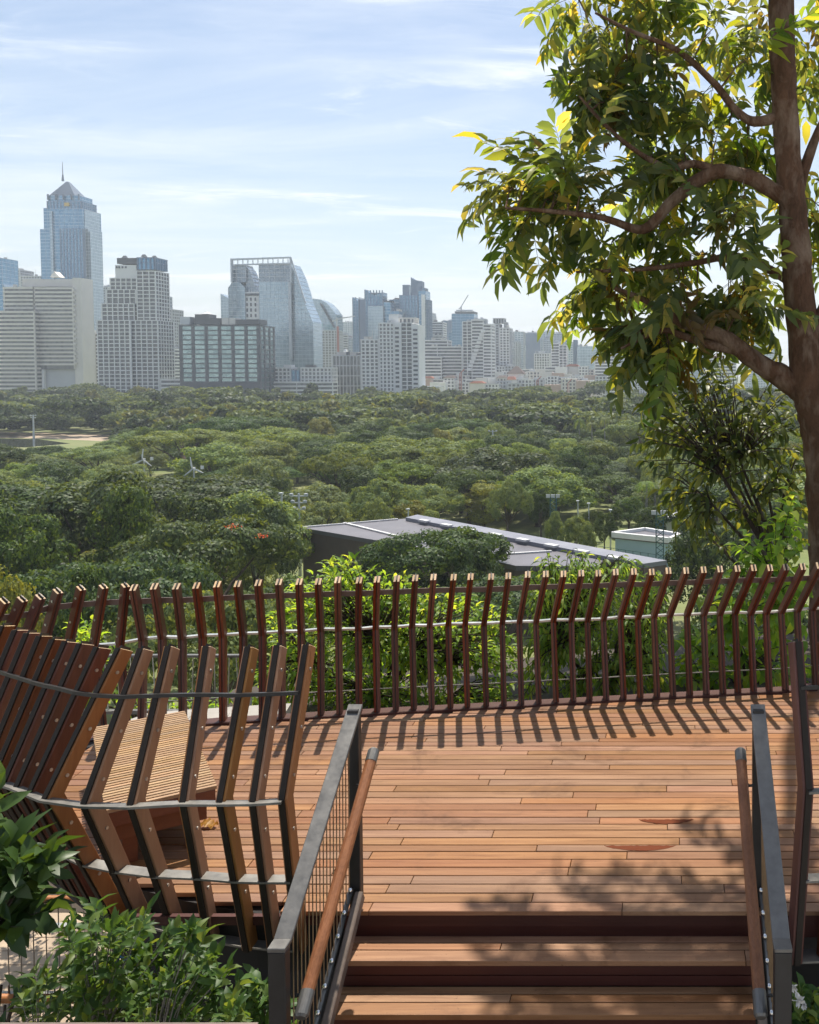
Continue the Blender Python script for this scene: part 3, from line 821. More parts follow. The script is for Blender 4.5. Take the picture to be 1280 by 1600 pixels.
# ================================================================== PARK GROUND
gm = MB(); gm.poly([(-4200, 15, GZ), (1700, 15, GZ), (1700, 5200, GZ), (-4200, 5200, GZ), (-4200, -40, GZ), (1700, -40, GZ)], [(4, 5, 1, 0), (0, 1, 2, 3)])
tag(gm.build('ground', MATS['park_grass']), 'grassy ground of the park reaching to the city', None, None, 'structure')
m, t, o = new_mat('pond_water')
n_ = tnoise(t, tcoord(t, 'Object', (0.3, 0.08, 1)), 1.0, 4, 0.6)
principled(t, o, (0.05, 0.06, 0.045, 1), 0.08, 0, n_, 0.1, 0.1, spec=0.6)
def patch(name, pix, mat, dz, label):
    P = [at_z(x, y, GZ + dz) for x, y in pix]; mb = MB(); mb.poly(P, [tuple(range(len(P)))])
    return tag(mb.build(name, mat), label, None, None, 'structure')
patch('pond', [(-120, 697), (40, 699), (110, 693), (60, 686), (-120, 684)], MATS['pond_water'], 0.03, 'brownish pond at the edge of the park lawn')
patch('path', [(-100, 683), (60, 685), (180, 690), (240, 686), (180, 680), (20, 675), (-100, 676)], MATS['paving'], 0.02, 'pale park path beside the pond')
patch('path', [(915, 764), (960, 768), (1010, 764), (1000, 757), (950, 756)], MATS['paving'], 0.02, 'sandy path across the far lawn')

# ================================================================== THE SKYLINE
ST = dict(   # glass, bars, storey, bar height, bay, pier width, proud
    bands=('glass_room', 'render_white', 3.4, 1.5, 40, 0.6, 0.5),
    hotel=('glass_room', 'render_cream', 3.6, 1.75, 30, 0.7, 0.9),
    grid=('glass_room', 'render_white', 3.3, 0.75, 4.6, 0.85, 0.5),
    fine=('glass_room', 'render_white', 3.2, 1.1, 3.4, 1.3, 0.3),
    finegrey=('glass_room', 'render_grey', 3.2, 1.1, 3.6, 1.4, 0.3),
    cream=('glass_room', 'render_cream', 3.3, 1.3, 4.0, 1.6, 0.3),
    blue=('glass_blue', 'metal_frame', 4.0, 0.35, 6.0, 0.18, 0.12),
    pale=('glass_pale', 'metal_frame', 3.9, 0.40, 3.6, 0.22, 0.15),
    grey=('glass_grey', 'render_grey', 3.8, 0.6, 5.0, 0.3, 0.2),
    dark=('glass_teal', 'render_dark', 3.9, 1.0, 11.0, 2.6, 0.5),
    slate=('glass_blue', 'render_blue', 4.0, 0.9, 4.0, 1.5, 0.3),
    fins=('glass_dark', 'render_grey', 9.0, 0.8, 3.2, 0.75, 0.6),
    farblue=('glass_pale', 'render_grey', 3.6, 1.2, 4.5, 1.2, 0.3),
    wall=('render_white', None, 0, 0, 0, 0, 0), cwall=('render_cream', None, 0, 0, 0, 0, 0), gwall=('render_grey', None, 0, 0, 0, 0, 0),
    bwall=('render_blue', None, 0, 0, 0, 0, 0), dwall=('render_dark', None, 0, 0, 0, 0, 0), pwall=('render_pink', None, 0, 0, 0, 0, 0), slateroof=('slate_roof', None, 0, 0, 0, 0, 0),
    gold=('gold', None, 0, 0, 0, 0, 0), green=('net_green', None, 0, 0, 0, 0, 0), red=('crane_red', None, 0, 0, 0, 0, 0), frame=('metal_frame', None, 0, 0, 0, 0, 0),
    tiles=('tile_red', None, 0, 0, 0, 0, 0), dtiles=('tile_dark', None, 0, 0, 0, 0, 0))
def scan(poly, z):
    """x extent of the outline at height z"""
    xs = []
    for i in range(len(poly)):
        (xa, za), (xb, zb) = poly[i], poly[(i + 1) % len(poly)]
        if (za - z) * (zb - z) <= 0 and za != zb: xs.append(xa + (xb - xa) * (z - za) / (zb - za))
    return (min(xs), max(xs)) if len(xs) >= 2 else None
def mass(parent, outline, y0, depth, style, partname='tower_block'):
    """outline: (x, z) metres in the plane of the front face; real slabs and piers stand proud of the glass"""
    g, bmat, sh, bh, bay, pw, pr = ST[style]
    mb = MB(); P = [Vector((x, y0, z)) for x, z in outline]
    area = sum(P[i].x * P[(i+1) % len(P)].z - P[(i+1) % len(P)].x * P[i].z for i in range(len(P)))
    if area < 0: P = P[::-1]
    mb.prism(P, Vector((0, depth, 0)))
    body = mb.build(partname, MATS[g], parent)
    if bmat is None: return body
    zs = [z for _, z in outline]; z0, z1 = min(zs), max(zs)
    sl = MB(); z = z1 - bh * 0.5
    while z > z0 + sh * 0.6:
        e = scan(outline, z - 0.01)
        if e and e[1] - e[0] > 0.5: sl.box(e[0] - pr, e[1] + pr, y0 - pr, y0 + depth + pr, z - bh / 2, z + bh / 2)
        z -= sh
    if sl.v: tag(sl.build('floor_slabs', MATS[bmat], body), kind='stuff')
    xs = [x for x, _ in outline]; x0, x1 = min(xs), max(xs)
    pi = MB(); n = max(1, round((x1 - x0) / bay)); pp = pr * 0.92
    ext = lambda x: [zz for zz in np.arange(z0, z1, sh) if (scan(outline, zz + 0.02) or (9e9, -9e9))[0] - 0.01 <= x <= (scan(outline, zz + 0.02) or (9e9, -9e9))[1] + 0.01]
    for i in range(n + 1):
        x = x0 + (x1 - x0) * i / n; hw = pw / 2
        xa = min(max(x, x0 + hw - pr * 0.9), x1 - hw + pr * 0.9)
        q = ext(x)
        if q: pi.box(xa - hw, xa + hw, y0 - pp, y0 + 0.1, q[0], min(q[-1] + sh, z1))
    n2 = max(1, round(depth / bay))
    for i in range(n2 + 1):
        y = y0 + depth * i / n2; hw = pw / 2; ya = min(max(y, y0 + hw - pp), y0 + depth - hw)
        if len(outline) == 4:
            pi.box(x1 - 0.1, x1 + pp, ya - hw, ya + hw, z0, z1); pi.box(x0 - pp, x0 + 0.1, ya - hw, ya + hw, z0, z1)
    if pi.v: tag(pi.build('piers', MATS[bmat], body), kind='stuff')
    return body
class Bld:
    def __init__(s, name, label, D, cat='building', group=None):
        s.D = D; s.name = name; s.label = label; s.cat = cat; s.group = group; s.root = None
    def X(s, px, dy=0): return (px - PX0) / F * (s.D + dy)
    def Z(s, py, dy=0): return at_y(PX0, py, s.D + dy).z
    def start(s, px):
        if s.root is None: s.root = empty(s.name, (s.X(px), s.D, GZ), s.label, s.cat, s.group)
    def box(s, x0, x1, yt, depth=20, style='grid', yb=None, dy=0, part='tower_block'):
        s.start((x0 + x1) / 2)
        zb = GZ if yb is None else s.Z(yb, dy)
        X0, X1, Z1 = s.X(x0, dy), s.X(x1, dy), s.Z(yt, dy)
        mass(s.root, [(X0, zb), (X1, zb), (X1, Z1), (X0, Z1)], s.D + dy, depth, style, part)
        if yb is None and depth >= 15 and part == 'tower_block' and X1 - X0 > 9:     # roof plant and a parapet
            rc = random.Random(int(x0 * 7 + yt)); mb = MB()
            for k in range(rc.randint(3, 6)):
                w = rc.uniform(1.2, 3.4); x = rc.uniform(X0 + 0.5, X1 - w - 0.5); y = s.D + dy + rc.uniform(1.5, depth - 5)
                mb.box(x, x + w, y, y + rc.uniform(1.5, 3.5), Z1 + 0.02, Z1 + rc.uniform(1.0, 3.2))
            if rc.random() < 0.5: mb.tube([(X0 + (X1 - X0) * 0.6, s.D + dy + 3, Z1), (X0 + (X1 - X0) * 0.6, s.D + dy + 3, Z1 + rc.uniform(4, 9))], 0.16, 5)
            mb.build('roof_plant', MATS[rc.choice(['render_grey', 'render_cream', 'render_dark'])], s.root)
        return s
    def poly(s, pts, depth=20, style='grid', dy=0, part='tower_block'):
        s.start(pts[0][0])
        mass(s.root, [(s.X(x, dy), GZ if y is None else s.Z(y, dy)) for x, y in pts], s.D + dy, depth, style, part); return s
    def pyramid(s, x0, x1, yb, yt, depth, style, dy=0, part='roof', top=0.02):
        X0, X1, Zb, Zt = s.X(x0, dy), s.X(x1, dy), s.Z(yb, dy), s.Z(yt, dy)
        cx = (X0 + X1) / 2; cy = s.D + dy + depth / 2; y0, y1 = s.D + dy, s.D + dy + depth
        w = (X1 - X0) * top / 2; mb = MB()
        mb.poly([(X0, y0, Zb), (X1, y0, Zb), (X1, y1, Zb), (X0, y1, Zb), (cx - w, cy - w, Zt), (cx + w, cy - w, Zt), (cx + w, cy + w, Zt), (cx - w, cy + w, Zt)],
                [(3, 2, 1, 0), (0, 1, 5, 4), (1, 2, 6, 5), (2, 3, 7, 6), (3, 0, 4, 7), (4, 5, 6, 7)])
        mb.build(part, MATS[ST[style][0]], s.root); return s
    def pole(s, px, yb, yt, r, style='frame', dy=8, part='spire'):
        mb = MB(); x = s.X(px, dy); mb.tube([(x, s.D + dy, s.Z(yb, dy)), (x, s.D + dy, s.Z(yt, dy))], [r, r * 0.4], 8)
        mb.build(part, MATS[ST[style][0]], s.root); return s
    def beam(s, p, q, w, style='frame', dy=0, part='beam'):
        mb = MB(); mb.bar((s.X(p[0], dy), s.D + dy, s.Z(p[1], dy)), (s.X(q[0], dy), s.D + dy, s.Z(q[1], dy)), w, w, Vector((0, 1, 0)))
        mb.build(part, MATS[ST[style][0]], s.root); return s

b = Bld('glass_tower', 'narrow teal glass tower with curved flank at the skyline end', 1000)
b.box(-70, 9.5, 403, 25, 'blue'); b.poly([(9.6, None), (9.6, 440), (14, 455), (27, 447), (20, 462), (16, 480), (16, None)], 22, 'pale', dy=1)
b = Bld('white_block', 'plain white block with a flat top behind the banded hotel', 1150)
b.box(10, 37, 421, 25, 'fine'); b.box(37.3, 72, 431, 25, 'fine')
# banded hotel
b = Bld('banded_hotel', 'long grey-white hotel with horizontal bands and blank end wall', 840)
b.box(-60, 57, 486, 22, 'hotel', dy=-6, part='low_wing'); b.box(12, 58, 448.5, 18, 'hotel', part='tower_block'); b.box(58.2, 118, 449, 18, 'hotel', 577, part='tower_block')
b.box(40, 128, 436, 9, 'cwall', 448, dy=10, part='parapet'); b.box(118.3, 131, 434, 18, 'cwall', dy=0.5, part='end_wall')
for k in range(16): b.box(117.2, 120.5, 452 + k * 7.6, 2.0, 'cwall', 455.5 + k * 7.6, dy=-1.6, part='balcony')
b.poly([(83, 433), (90, 424), (98, 433)], 8, 'cwall', dy=14, part='gable'); b.box(32, 118, 577, 15, 'gwall', dy=3, part='podium')
for x in (34, 50, 66): b.box(x, x + 3.4, 577.5, 3, 'wall', dy=-1, part='column')
b.box(-60, 30, 575, 18, 'hotel', dy=-3, part='podium')
# blue tower with the pointed roof
b = Bld('pointed_tower', 'tall blue glass tower with pyramid roof, gold emblem and spire', 1120)
b.box(70, 86, 358, 34, 'blue'); b.box(76.3, 88, 325, 33, 'blue', dy=2); b.box(86.2, 137, 326, 36, 'blue', dy=-2); b.box(137.3, 140, 327, 30, 'pale', dy=1)
b.box(101, 137, 357, 3, 'slate', dy=-5.2, part='front_bay')
b.box(140.3, 144.5, 357, 28, 'pale', dy=2, part='fin'); b.box(144.7, 147.5, 362, 24, 'pale', dy=3, part='fin')
b.box(85.5, 89, 330, 4, 'pale', dy=-4, part='light_shaft')
b.box(82, 135, 314, 30, 'slate', 326, dy=0, part='crown'); b.box(84, 132, 305, 26, 'blue', 314, dy=2, part='crown')
b.pyramid(86, 125, 305, 281, 24, 'slateroof', dy=3, top=0.09); b.pole(107.5, 283, 272, 1.6, 'slateroof', 15); b.pole(107.5, 273, 253, 0.8, 'frame', 15)
b.box(108.5, 116, 316.5, 1.2, 'gold', 322, dy=-1.4, part='emblem')
for k in range(5): b.box(82 + k * 12, 83.4 + k * 12, 303, 2, 'slateroof', 312, dy=-1, part='parapet_fin')
b = Bld('beige_block', 'plain beige block wedged between banded hotel and grid tower', 900)
b.box(133, 148, 516, 20, 'cwall'); b.box(147.3, 156, 520, 20, 'bands', dy=4)
b = Bld('pale_tower', 'pale slender tower peeping over the left of the grid tower', 1200)
b.box(151, 161, 449, 20, 'fine'); b.box(160.4, 173, 448, 20, 'fine', dy=3)
# white grid tower
b = Bld('grid_tower', 'stepped white grid apartment tower with dark crown', 800)
b.box(155, 189, 500, 26, 'grid'); b.box(189.2, 206, 500, 26, 'grid', dy=-1.5); b.box(206.2, 249, 500, 26, 'grid'); b.box(163, 213, 474, 22, 'grid', 500, dy=2)
b.box(171, 216, 452, 19, 'grid', 474, dy=3.5); b.box(177, 218, 434, 17, 'grid', 452, dy=5); b.box(185, 218, 414, 15, 'wall', 434, dy=6); b.box(218.2, 247, 423, 22, 'grid', 500, dy=0.6)
b.box(204, 206.6, 500.5, 1.5, 'wall', dy=-3, part='pier')
b.box(188, 219, 403, 16, 'dwall', 412, dy=6.5, part='crown'); b.box(219.3, 247, 402, 20, 'slate', 421, dy=2, part='crown')
for x in (186, 190, 195, 200): b.box(x, x + 2, 416 , 0.8, 'dwall', 419, dy=5.3, part='window')
for x, y in ((198, 401), (228, 399), (244, 401)): b.pyramid(x - 3, x + 3, y + 2, y - 2, 5, 'dwall', dy=8, part='roof_plant', top=0.5)
b = Bld('pale_tower', 'pale stepped tower directly right of the white grid tower', 950)
b.box(250, 258, 462, 18, 'farblue'); b.box(252, 272, 483, 22, 'finegrey', dy=-4); b.box(252, 272, 545, 20, 'bands', dy=-10, part='low_block')
b = Bld('podium_block', 'low cream podium between grid tower and dark office', 790)
b.box(252, 284, 592, 14, 'bands', part='podium')
b = Bld('banded_block', 'thin white banded block seen between two darker buildings', 1300); b.box(273, 284, 507, 20, 'bands')
# dark office
b = Bld('dark_office', 'dark glass office block with terraces and roof garden', 770)
b.box(283, 407, 508, 30, 'dark'); b.box(284, 299, 495, 12, 'frame', 507, dy=3, part='roof_screen'); b.box(306, 346, 497, 14, 'dwall', 507, dy=4, part='roof_house'); b.box(307, 330, 491, 12, 'dwall', 497, dy=5, part='roof_house')
b.pyramid(316, 328, 490.5, 486, 9, 'gwall', dy=6); b.box(349, 370, 497, 12, 'cwall', 507, dy=4, part='roof_house'); b.box(371, 407, 499, 16, 'dwall', 507, dy=3, part='roof_house')
b.box(285, 407, 596, 4, 'dwall', dy=-1.4, part='podium')
b = Bld('sail_tower', 'thin glass blade with a slanted top left of the gate tower', 1250)
b.poly([(348, None), (348, 459), (361, 467), (361, None)], 18, 'pale')
# gate tower
b = Bld('gate_tower', 'glass tower with open gate frame on top and sloping right flank', 880)
b.poly([(408, None), (408, 440), (454, 440), (455, None)], 24, 'pale'); b.poly([(408.2, 440), (408.2, 414), (457, 413), (457, 440)], 20, 'grey', dy=1.5)
b.poly([(457, None), (455, 440), (457.5, 412), (466, 430), (474, 455), (479, 475), (485, 489), (491, 504), (491.5, None)], 24, 'pale', dy=3)
b.box(453, 457.2, 441, 2, 'frame', 562, dy=-2, part='column'); b.poly([(360, None), (360, 450), (366, 441), (378, 441), (386, 450), (386, None)], 18, 'pale', dy=1)
b.box(366, 388, 414, 15, 'grey', 441, dy=3); b.poly([(388.2, 456), (388.2, 415), (394, 424), (401, 445), (404, 456)], 15, 'grey', dy=5)
b.box(386.3, 407.6, 456, 15, 'wall', dy=2)
for k in range(7):
    for x in (387.5, 393.5, 400.5): b.box(x, x + 2.2, 465 + k * 8.5, 0.5, 'dwall', 470 + k * 8.5, dy=1.4, part='window')
b.box(386.5, 407.5, 458.5, 0.5, 'dwall', 462, dy=1.4, part='window')
b.beam((365, 405.5), (458, 402.5), 1.6, part='gate_frame'); b.beam((365, 414), (458, 411.5), 1.3, part='gate_frame'); b.beam((365.7, 404), (365.7, 441), 1.4, part='gate_frame'); b.beam((457.6, 402), (457.6, 441), 1.4, part='gate_frame')
b.beam((365, 405.5), (458, 402.5), 1.6, dy=20, part='gate_frame'); b.beam((458, 402.5), (480, 474), 1.3, dy=1, part='gate_frame')
for k in range(12): b.beam((368 + k * 7.8, 405), (368 + k * 7.8, 413), 0.7, dy=0.6, part='lattice')
b = Bld('arch_tower', 'hazy round-topped tower with scaffolded floors beneath', 1150)
b.poly([(480, None), (480, 468), (490, 466.5), (503, 468), (513, 474), (521, 483), (527, 492), (527.5, None)], 24, 'pale'); b.box(490, 529, 516, 20, 'finegrey', dy=-20, part='scaffold')
b.box(492, 505, 505, 2, 'green', 512, dy=-22, part='net'); b.beam((503, 474), (524, 512), 1.6, 'dwall', dy=-3, part='rib'); b.box(527.8, 530, 510, 3, 'red', dy=-22, part='hoist')
b = Bld('low_office', 'long low white office with rows of windows below the gate tower', 800)
b.box(417, 455, 574, 14, 'fine'); b.box(455.3, 470, 578, 14, 'slate', dy=1); b.box(470.3, 519, 574, 14, 'fine'); b.box(444, 456, 570, 8, 'wall', 574, dy=3, part='roof_house'); b.box(478, 490, 570, 8, 'dwall', 574, dy=3, part='roof_house'); b.box(408, 520, 596, 12, 'bands', dy=-3, part='podium')
b = Bld('finned_block', 'grey block with tall vertical fins beside the white apartment tower', 830)
b.box(521, 564, 555, 22, 'fins'); b.box(527, 560, 550, 12, 'cwall', 555, dy=5, part='roof_house'); b.pole(541, 551, 545, 2.2, 'wall', 8, 'tank')
b = Bld('hazy_block', 'plain hazy block between arch tower and peaked tower', 1700); b.box(533, 556, 503, 20, 'farblue')
b = Bld('white_block', 'small white terraced block behind the finned block', 1300); b.box(531, 545, 523, 18, 'bands'); b.box(545.2, 570, 529, 18, 'farblue', dy=2)
b = Bld('peaked_tower', 'blue-grey tower with two pointed fins on its roof', 1230)
b.poly([(553, None), (553, 464.5), (563, 471), (563, None)], 24, 'slate'); b.box(563.2, 572, 468, 22, 'bwall', dy=1)
b.poly([(572, None), (572, 452.5), (586, 461.5), (600, 456.5), (600, None)], 20, 'slate', dy=-1); b.box(600.3, 612, 472, 24, 'blue', dy=1); b.box(577, 600, 478, 3, 'pale', dy=-5, part='front_bay'); b.box(612.2, 625, 486, 22, 'blue', dy=2)
b = Bld('dark_blue_tower', 'tallest dark blue tower with curved fin crown and open corner', 1260)
b.box(626, 655, 461, 26, 'slate'); b.box(655.3, 667, 454, 24, 'blue', dy=1); b.box(631, 641, 445, 16, 'bwall', 461, dy=4, part='crown')
b.box(641.3, 643.6, 447, 3, 'pale', 461, dy=4, part='opening'); b.poly([(644, 461), (644, 433), (648, 436.5), (655, 438.5), (660.5, 439), (660.5, 461)], 16, 'bwall', dy=4, part='crown')
b.box(661, 666.5, 450, 14, 'slate', 461, dy=5, part='crown'); b.box(660, 665, 460, 3, 'wall', 527, dy=-3, part='stripe'); b.box(610, 626, 468, 20, 'blue', dy=3); b.box(667.3, 671, 468, 20, 'slate', dy=3)
b = Bld('pale_tower', 'pale slim block against the right side of the dark blue tower', 1500); b.box(671.3, 678, 489, 20, 'farblue')
# white apartments
b = Bld('white_apartments', 'bright white apartment tower with balcony columns above the tree line', 790)
b.box(565, 593, 530, 20, 'fine'); b.box(593.3, 617, 504, 24, 'fine', dy=-2); b.box(617.2, 628, 504, 22, 'wall', dy=-3); b.box(628.2, 645, 504, 24, 'grid', dy=-1); b.box(645.2, 655, 507, 22, 'wall', dy=-2)
b.box(609, 624, 491, 12, 'wall', 504, dy=4, part='roof_house'); b.box(624.3, 650, 496, 12, 'cream', 504, dy=5, part='roof_house')
for k in range(14):
    b.box(618.5, 624, 511 + k * 7, 0.6, 'dwall', 514.5 + k * 7, dy=-3.6, part='window'); b.box(646.5, 653, 514 + k * 7, 0.6, 'dwall', 517 + k * 7, dy=-2.6, part='window')
b = Bld('banded_tower', 'white banded tower with stacked upper floors left of the crane', 1350)
b.box(667, 693, 503, 24, 'bands'); b.box(670, 692, 524, 22, 'bands', dy=-12)
b = Bld('shadow_block', 'dark slab standing left of the crane tower', 1500); b.box(692.3, 707, 501, 20, 'bwall')
b = Bld('crane_tower', 'unfinished blue glass tower carrying a crane on its roof', 1320)
b.box(702, 713, 519, 24, 'blue', dy=1); b.box(707, 742, 490, 26, 'blue'); b.box(712, 742, 486.5, 26, 'dwall', 489.5, dy=-1, part='roof_slab'); b.box(714, 740, 484, 1, 'frame', 486, dy=2, part='guard_rail')
# stepped hotel
b = Bld('stepped_hotel', 'white stepped hotel of closely spaced horizontal bands', 980)
b.box(665, 700, 531, 18, 'bands', dy=4); b.box(660, 684, 541, 20, 'bands', dy=-1); b.box(684.3, 722, 541, 20, 'bands'); b.box(656.5, 690, 557, 18, 'bands', dy=-6)
# slanting white block
b = Bld('slanted_block', 'white gridded tower crossed by a slanting stripe', 960)
b.box(724, 738, 502, 22, 'grid'); b.box(738.2, 756, 499, 22, 'bands', dy=-1); b.box(756.2, 768, 506, 22, 'bands', dy=-2); b.box(741, 760, 498, 12, 'gwall', 506, dy=3, part='roof_house')
for k in range(11):
    u = k / 10; b.box(752 - 22 * u, 759 - 22 * u, 515 + 6.0 * k, 1.2, 'wall', 519.5 + 6.0 * k, dy=-4, part='slant_panel')
b = Bld('crowned_tower', 'slim grey-white tower with a columned crown', 1080)
b.box(769, 781, 506, 20, 'finegrey', dy=1); b.box(781.2, 797, 512, 22, 'fine'); b.box(772, 788, 497, 14, 'fins', 505, dy=4, part='crown'); b.box(788.3, 792, 503, 14, 'finegrey', 512, dy=5); b.box(797.2, 800, 518, 18, 'finegrey', dy=2)
# hazy far blocks right of centre
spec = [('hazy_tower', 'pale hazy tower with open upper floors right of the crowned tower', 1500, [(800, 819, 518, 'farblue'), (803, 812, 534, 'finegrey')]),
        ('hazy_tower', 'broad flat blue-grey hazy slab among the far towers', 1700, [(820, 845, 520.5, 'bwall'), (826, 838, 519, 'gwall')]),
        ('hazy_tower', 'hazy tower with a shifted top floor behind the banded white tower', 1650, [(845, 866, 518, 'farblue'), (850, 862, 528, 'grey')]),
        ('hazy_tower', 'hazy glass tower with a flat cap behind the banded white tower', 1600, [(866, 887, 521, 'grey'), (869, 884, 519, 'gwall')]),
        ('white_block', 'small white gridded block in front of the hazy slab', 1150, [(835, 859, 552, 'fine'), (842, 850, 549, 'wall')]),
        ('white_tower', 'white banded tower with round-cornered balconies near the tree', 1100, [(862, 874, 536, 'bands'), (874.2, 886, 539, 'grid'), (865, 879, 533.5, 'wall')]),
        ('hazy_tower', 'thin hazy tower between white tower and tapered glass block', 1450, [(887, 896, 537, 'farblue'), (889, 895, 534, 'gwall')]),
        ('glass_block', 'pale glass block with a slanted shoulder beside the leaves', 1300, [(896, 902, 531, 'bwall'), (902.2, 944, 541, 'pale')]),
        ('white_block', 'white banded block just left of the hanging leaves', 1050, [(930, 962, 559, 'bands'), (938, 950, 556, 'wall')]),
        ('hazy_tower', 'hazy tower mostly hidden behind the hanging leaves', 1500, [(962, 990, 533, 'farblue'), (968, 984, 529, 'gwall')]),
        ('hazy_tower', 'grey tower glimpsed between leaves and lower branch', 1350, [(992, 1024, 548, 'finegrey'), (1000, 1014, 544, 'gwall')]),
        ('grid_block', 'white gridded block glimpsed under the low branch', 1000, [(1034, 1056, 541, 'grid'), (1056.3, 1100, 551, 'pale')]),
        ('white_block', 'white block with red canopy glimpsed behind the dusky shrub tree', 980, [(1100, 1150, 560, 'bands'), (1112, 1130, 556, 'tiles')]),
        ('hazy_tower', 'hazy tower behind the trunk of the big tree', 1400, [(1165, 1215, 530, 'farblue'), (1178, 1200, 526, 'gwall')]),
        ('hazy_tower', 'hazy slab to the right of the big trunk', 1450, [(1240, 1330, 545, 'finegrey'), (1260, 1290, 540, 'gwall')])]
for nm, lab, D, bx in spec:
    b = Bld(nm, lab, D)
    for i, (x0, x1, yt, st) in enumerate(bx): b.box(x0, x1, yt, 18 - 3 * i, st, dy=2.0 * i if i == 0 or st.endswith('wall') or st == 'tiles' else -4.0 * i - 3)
# a second rank behind, in the haze
rb = random.Random(11)
shapes = ['with a flat roof', 'with a stepped roof', 'with a small roof house']
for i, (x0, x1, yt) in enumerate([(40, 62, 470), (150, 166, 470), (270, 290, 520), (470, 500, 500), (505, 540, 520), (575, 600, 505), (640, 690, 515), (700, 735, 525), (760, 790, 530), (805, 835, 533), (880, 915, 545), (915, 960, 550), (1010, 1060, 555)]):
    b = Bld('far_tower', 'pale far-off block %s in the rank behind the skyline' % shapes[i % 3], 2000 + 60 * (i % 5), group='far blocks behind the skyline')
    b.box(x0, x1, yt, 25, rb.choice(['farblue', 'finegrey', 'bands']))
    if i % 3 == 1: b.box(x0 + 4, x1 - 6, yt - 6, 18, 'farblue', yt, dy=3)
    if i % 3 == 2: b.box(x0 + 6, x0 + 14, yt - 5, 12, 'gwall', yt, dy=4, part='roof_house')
# cranes
def crane(px, yb, yt, D, tip, tail, label):
    b = Bld('tower_crane', label, D, 'crane'); b.root = empty('tower_crane', (b.X(px), D, b.Z(yb)), label, 'crane')
    b.beam((px, yb), (px, yt), 1.6, 'gwall', part='mast'); b.beam((px - 1, yt + 3), tip, 1.1, 'gwall', part='jib'); b.beam((px, yt + 3), tail, 1.4, 'gwall', part='counter_jib'); b.beam((px, yt + 1), tip, 0.3, 'dwall', dy=0.8, part='tie')
    return b
crane(722, 487, 478, 1325, (733, 461), (718, 482), 'luffing crane with raised jib on the unfinished glass tower')
crane(528, 560, 496, 1130, (556, 494), (521, 502), 'crane with near level jib beside the arch tower')
for px, yt, D, lab in ((720, 583, 880, 'slim red crane mast among the low houses, the leftmost of three'), (840, 594, 860, 'slim red crane mast between low white houses and the trees'), (888, 598, 860, 'slim red crane mast with short slanting arm near the pink walls')):
    b = Bld('crane_mast', lab, D, 'crane'); b.root = empty('crane_mast', (b.X(px), D, GZ), lab, 'crane')
    mb = MB()
    for sx in (-0.7, 0.7):
        for sy in (-0.7, 0.7): mb.box(b.X(px) + sx - 0.2, b.X(px) + sx + 0.2, D + sy - 0.2, D + sy + 0.2, GZ, b.Z(yt))
    mb.build('mast', MATS['crane_red'], b.root); b.beam((px, yt), (px + 6, yt - 6), 0.8, 'red', part='jib')
# low houses in front of the far towers
styles = ['fine', 'cream', 'wall', 'bands', 'pwall', 'cwall', 'finegrey', 'fine']
words = {'fine': 'white house with small windows', 'cream': 'cream house with small windows', 'wall': 'plain white house', 'bands': 'white banded house', 'pwall': 'pinkish plain house', 'cwall': 'cream plain house', 'finegrey': 'grey house with small windows'}
rows = [(655, 980, 596, 880, 14), (655, 990, 590, 930, 16), (660, 990, 583, 990, 17), (690, 985, 576, 1060, 15)]
for (xa, xb, yt, D, n) in rows:
    x = xa
    for i in range(n):
        w = (xb - xa) / n * rb.uniform(0.75, 1.15); st = rb.choice(styles); yy = yt + rb.uniform(-5, 5)
        rf = rb.choice(['flat roof', 'flat roof', 'tiled roof', 'roof house'])
        b = Bld('low_house', '%s with %s in the low town before the towers' % (words[st], 'red tiled roof' if rf == 'tiled roof' else rf), D + rb.uniform(-15, 15), 'house', 'low houses before the towers')
        b.box(x, x + w, yy, rb.uniform(8, 14), st, part='wall')
        if rf == 'tiled roof': b.pyramid(x - 0.6, x + w + 0.6, yy + 0.3, yy - rb.uniform(3, 5), 10, rb.choice(['tiles', 'tiles', 'dtiles']), dy=-1, top=0.45)
        elif rf == 'roof house': b.box(x + w * 0.2, x + w * 0.55, yy - 2.6, 5, 'wall', yy, dy=2, part='roof_house')
        x += w * rb.uniform(0.82, 1.05)
b = Bld('temple_house', 'house under a steep dark pyramid roof among the low town', 940, 'house')
b.box(794, 818, 584, 14, 'cwall'); b.pyramid(792, 820, 584, 572, 16, 'dtiles', dy=-1, top=0.12)
b = Bld('long_shed', 'long low white shed with flat roof at the edge of the trees', 800, 'shed'); b.box(650, 686, 605, 14, 'wall'); b.box(649, 687, 603.6, 16, 'frame', 605, dy=-1, part='roof')

# ================================================================== SPORTS HALL AND COURTS
RZ = -21.0
def roof_block(name, label, pix, zt, zb, roofmat, wallmat, cat='building'):
    P = [at_z(x, y, zt) for x, y in pix]; c = sum(P, Vector()) / len(P)
    r = empty(name, (c.x, c.y, GZ), label, cat)
    P = [Vector((p.x, p.y, 0)) for p in P]
    ar = sum(P[i].x * P[(i+1) % len(P)].y - P[(i+1) % len(P)].x * P[i].y for i in range(len(P)))
    if ar < 0: P = P[::-1]
    mb = MB(); mb.prism([Vector((p.x, p.y, zb)) for p in [c2 + (Vector((c.x, c.y, 0)) - c2).normalized() * 0.5 for c2 in P]], Vector((0, 0, zt - zb - 0.62))); mb.build('wall', wallmat, r)
    mb = MB(); mb.prism([Vector((p.x, p.y, zt - 0.6)) for p in P], Vector((0, 0, 0.6))); mb.build('roof', roofmat, r)
    return r, P, c
hall, HP, hc = roof_block('sports_hall', 'sports hall with wide purple-grey roof and long pale skylight strip', [(469, 824), (636, 810), (700, 818), (960, 873), (930, 885), (806, 884), (735, 869)], RZ, GZ, MATS['hall_roof'], MATS['clad_brown'])
a, b_ = at_z(540, 818, RZ), at_z(738, 868, RZ)
